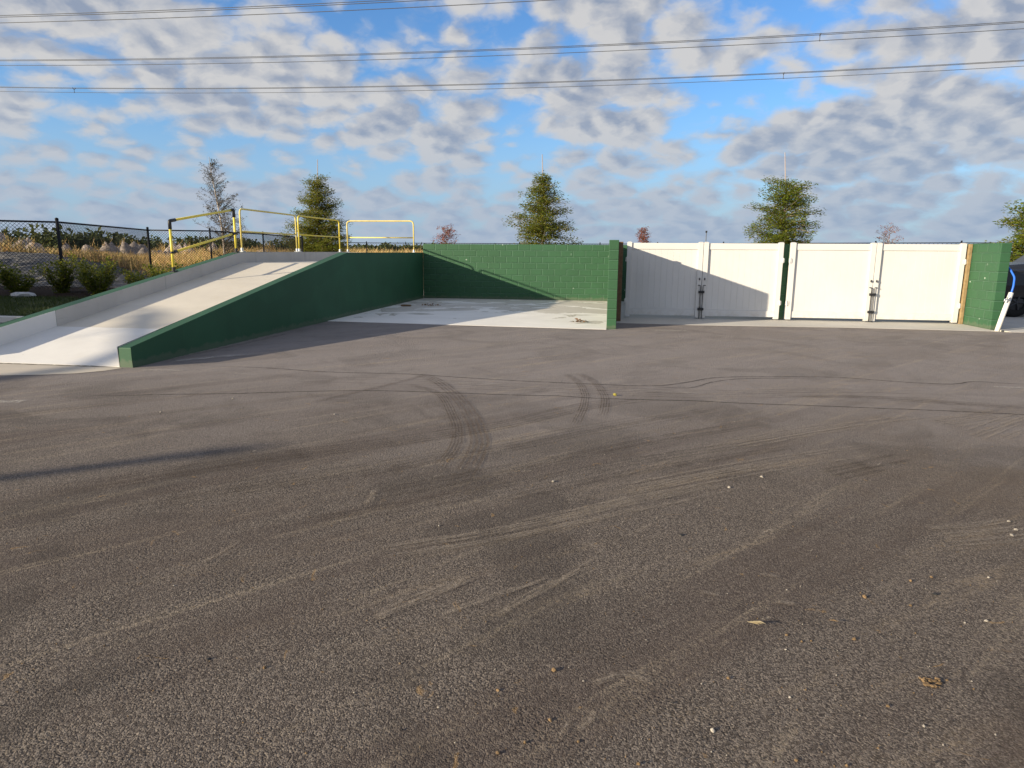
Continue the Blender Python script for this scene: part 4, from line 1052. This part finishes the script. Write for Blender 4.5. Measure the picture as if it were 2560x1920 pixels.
def density(p):
    warp = g.vmath('MULTIPLY', g.vmath('SUBTRACT', g.noise(p, 6.5, 4, .6, 0, True, '2D'), (.5,.5,.5)), (.085,.085,0))
    pw = g.vmath('ADD', p, warp)
    lo = g.noise(g.mapping(pw, (2.3,5.1,0), (0,0,.4), (1,1.2,1)), 3.0, 3, .5, 0, False, '2D')
    hi = g.noise(g.mapping(pw, (7.3,1.1,0), (0,0,.4), (1,1.1,1)), 15.0, 8, .58, .1, False, '2D')
    vo = g.node('ShaderNodeTexVoronoi', feature='SMOOTH_F1', voronoi_dimensions='2D'); g.put(vo.inputs['Vector'], pw)
    vo.inputs['Scale'].default_value = 11.5; vo.inputs['Smoothness'].default_value = .25
    puff = g.math('SUBTRACT', .92, vo.outputs['Distance'])
    return g.math('ADD', g.math('ADD', g.math('MULTIPLY', lo, .36), g.math('MULTIPLY', hi, .28)), g.math('MULTIPLY', puff, .34))
de = g.math('ADD', density(pc), bias)
ds = g.math('ADD', density(g.vmath('ADD', pc, (-.026,.016,0))), bias)      # a step toward the light
cov = g.ss(de, .325, .565)
thick = g.ss(de, .47, .64)
lit = g.math('ADD', g.math('MULTIPLY', g.math('SUBTRACT', de, ds), 4.5), .50, True)
blot = g.ss(g.noise(g.mapping(pc, (4.4,2.2,0)), 3.6, 6, .6, .2, False, '2D'), .36, .66)
shade = g.math('ADD', g.math('ADD', g.math('MULTIPLY', thick, .38), g.math('MULTIPLY', blot, .34)), g.math('MULTIPLY', g.math('SUBTRACT', .5, lit), 1.05), True)
def S(c): return tuple(x/BS for x in c)
EXPO = .75
fx = 2**-EXPO
cloud = g.mix(shade, S((.635*fx,.63*fx,.63*fx)), S((.295*fx,.35*fx,.46*fx)))
low = g.ss(el, 13, 1.0)                                                    # distance veils the low clouds
cloud = g.mix(g.math('MULTIPLY', low, .74), cloud, S((.36*fx,.46*fx,.61*fx)))
blue = g.mix(g.math('MULTIPLY', low, .72), blue, S((.34*fx,.48*fx,.69*fx)))
# toward the sun, outside the picture, the clouds are brighter
sd = g.vmath('DOT_PRODUCT', d, tuple(to_sun))
cloud = g.mix(g.ss(sd, .2, 1.0), cloud, S((.9*fx,.85*fx,.80*fx)))
col = g.mix(g.math('MULTIPLY', cov, g.ss(el, -.5, 1.5, .75, .97)), blue, cloud)
g.put(bg.inputs['Color'], col)
w.cycles.sampling_method = 'MANUAL'; w.cycles.sample_map_resolution = 512

th, pit, roll, f_px = math.radians(8.0453), math.radians(10.9728), .0071, 1693.87
fw = Vector((-math.sin(th)*math.cos(pit), math.cos(th)*math.cos(pit), -math.sin(pit)))
up = Vector((-math.sin(th)*math.sin(pit), math.cos(th)*math.sin(pit), math.cos(pit)))
rt = Vector((math.cos(th), math.sin(th), 0))
R_, U_ = rt*math.cos(roll)+up*math.sin(roll), up*math.cos(roll)-rt*math.sin(roll)
cd = bpy.data.cameras.new('camera'); cam = bpy.data.objects.new('camera', cd); COL.objects.link(cam)
cd.sensor_width = 36; cd.sensor_fit = 'HORIZONTAL'; cd.lens = f_px/2560*36; cd.clip_start = .05; cd.clip_end = 12000
mw = Matrix((R_, U_, -fw)).transposed().to_4x4(); mw.translation = Vector((0,0,1.5582)); cam.matrix_world = mw
scene.camera = cam
vs2 = scene.view_settings; vs2.view_transform = 'Standard'; vs2.look = 'None'; vs2.exposure = EXPO; vs2.gamma = 1; vs2.use_curve_mapping = False
scene.cycles.max_bounces = 8; scene.cycles.transparent_max_bounces = 16
scene.cycles.use_denoising = True
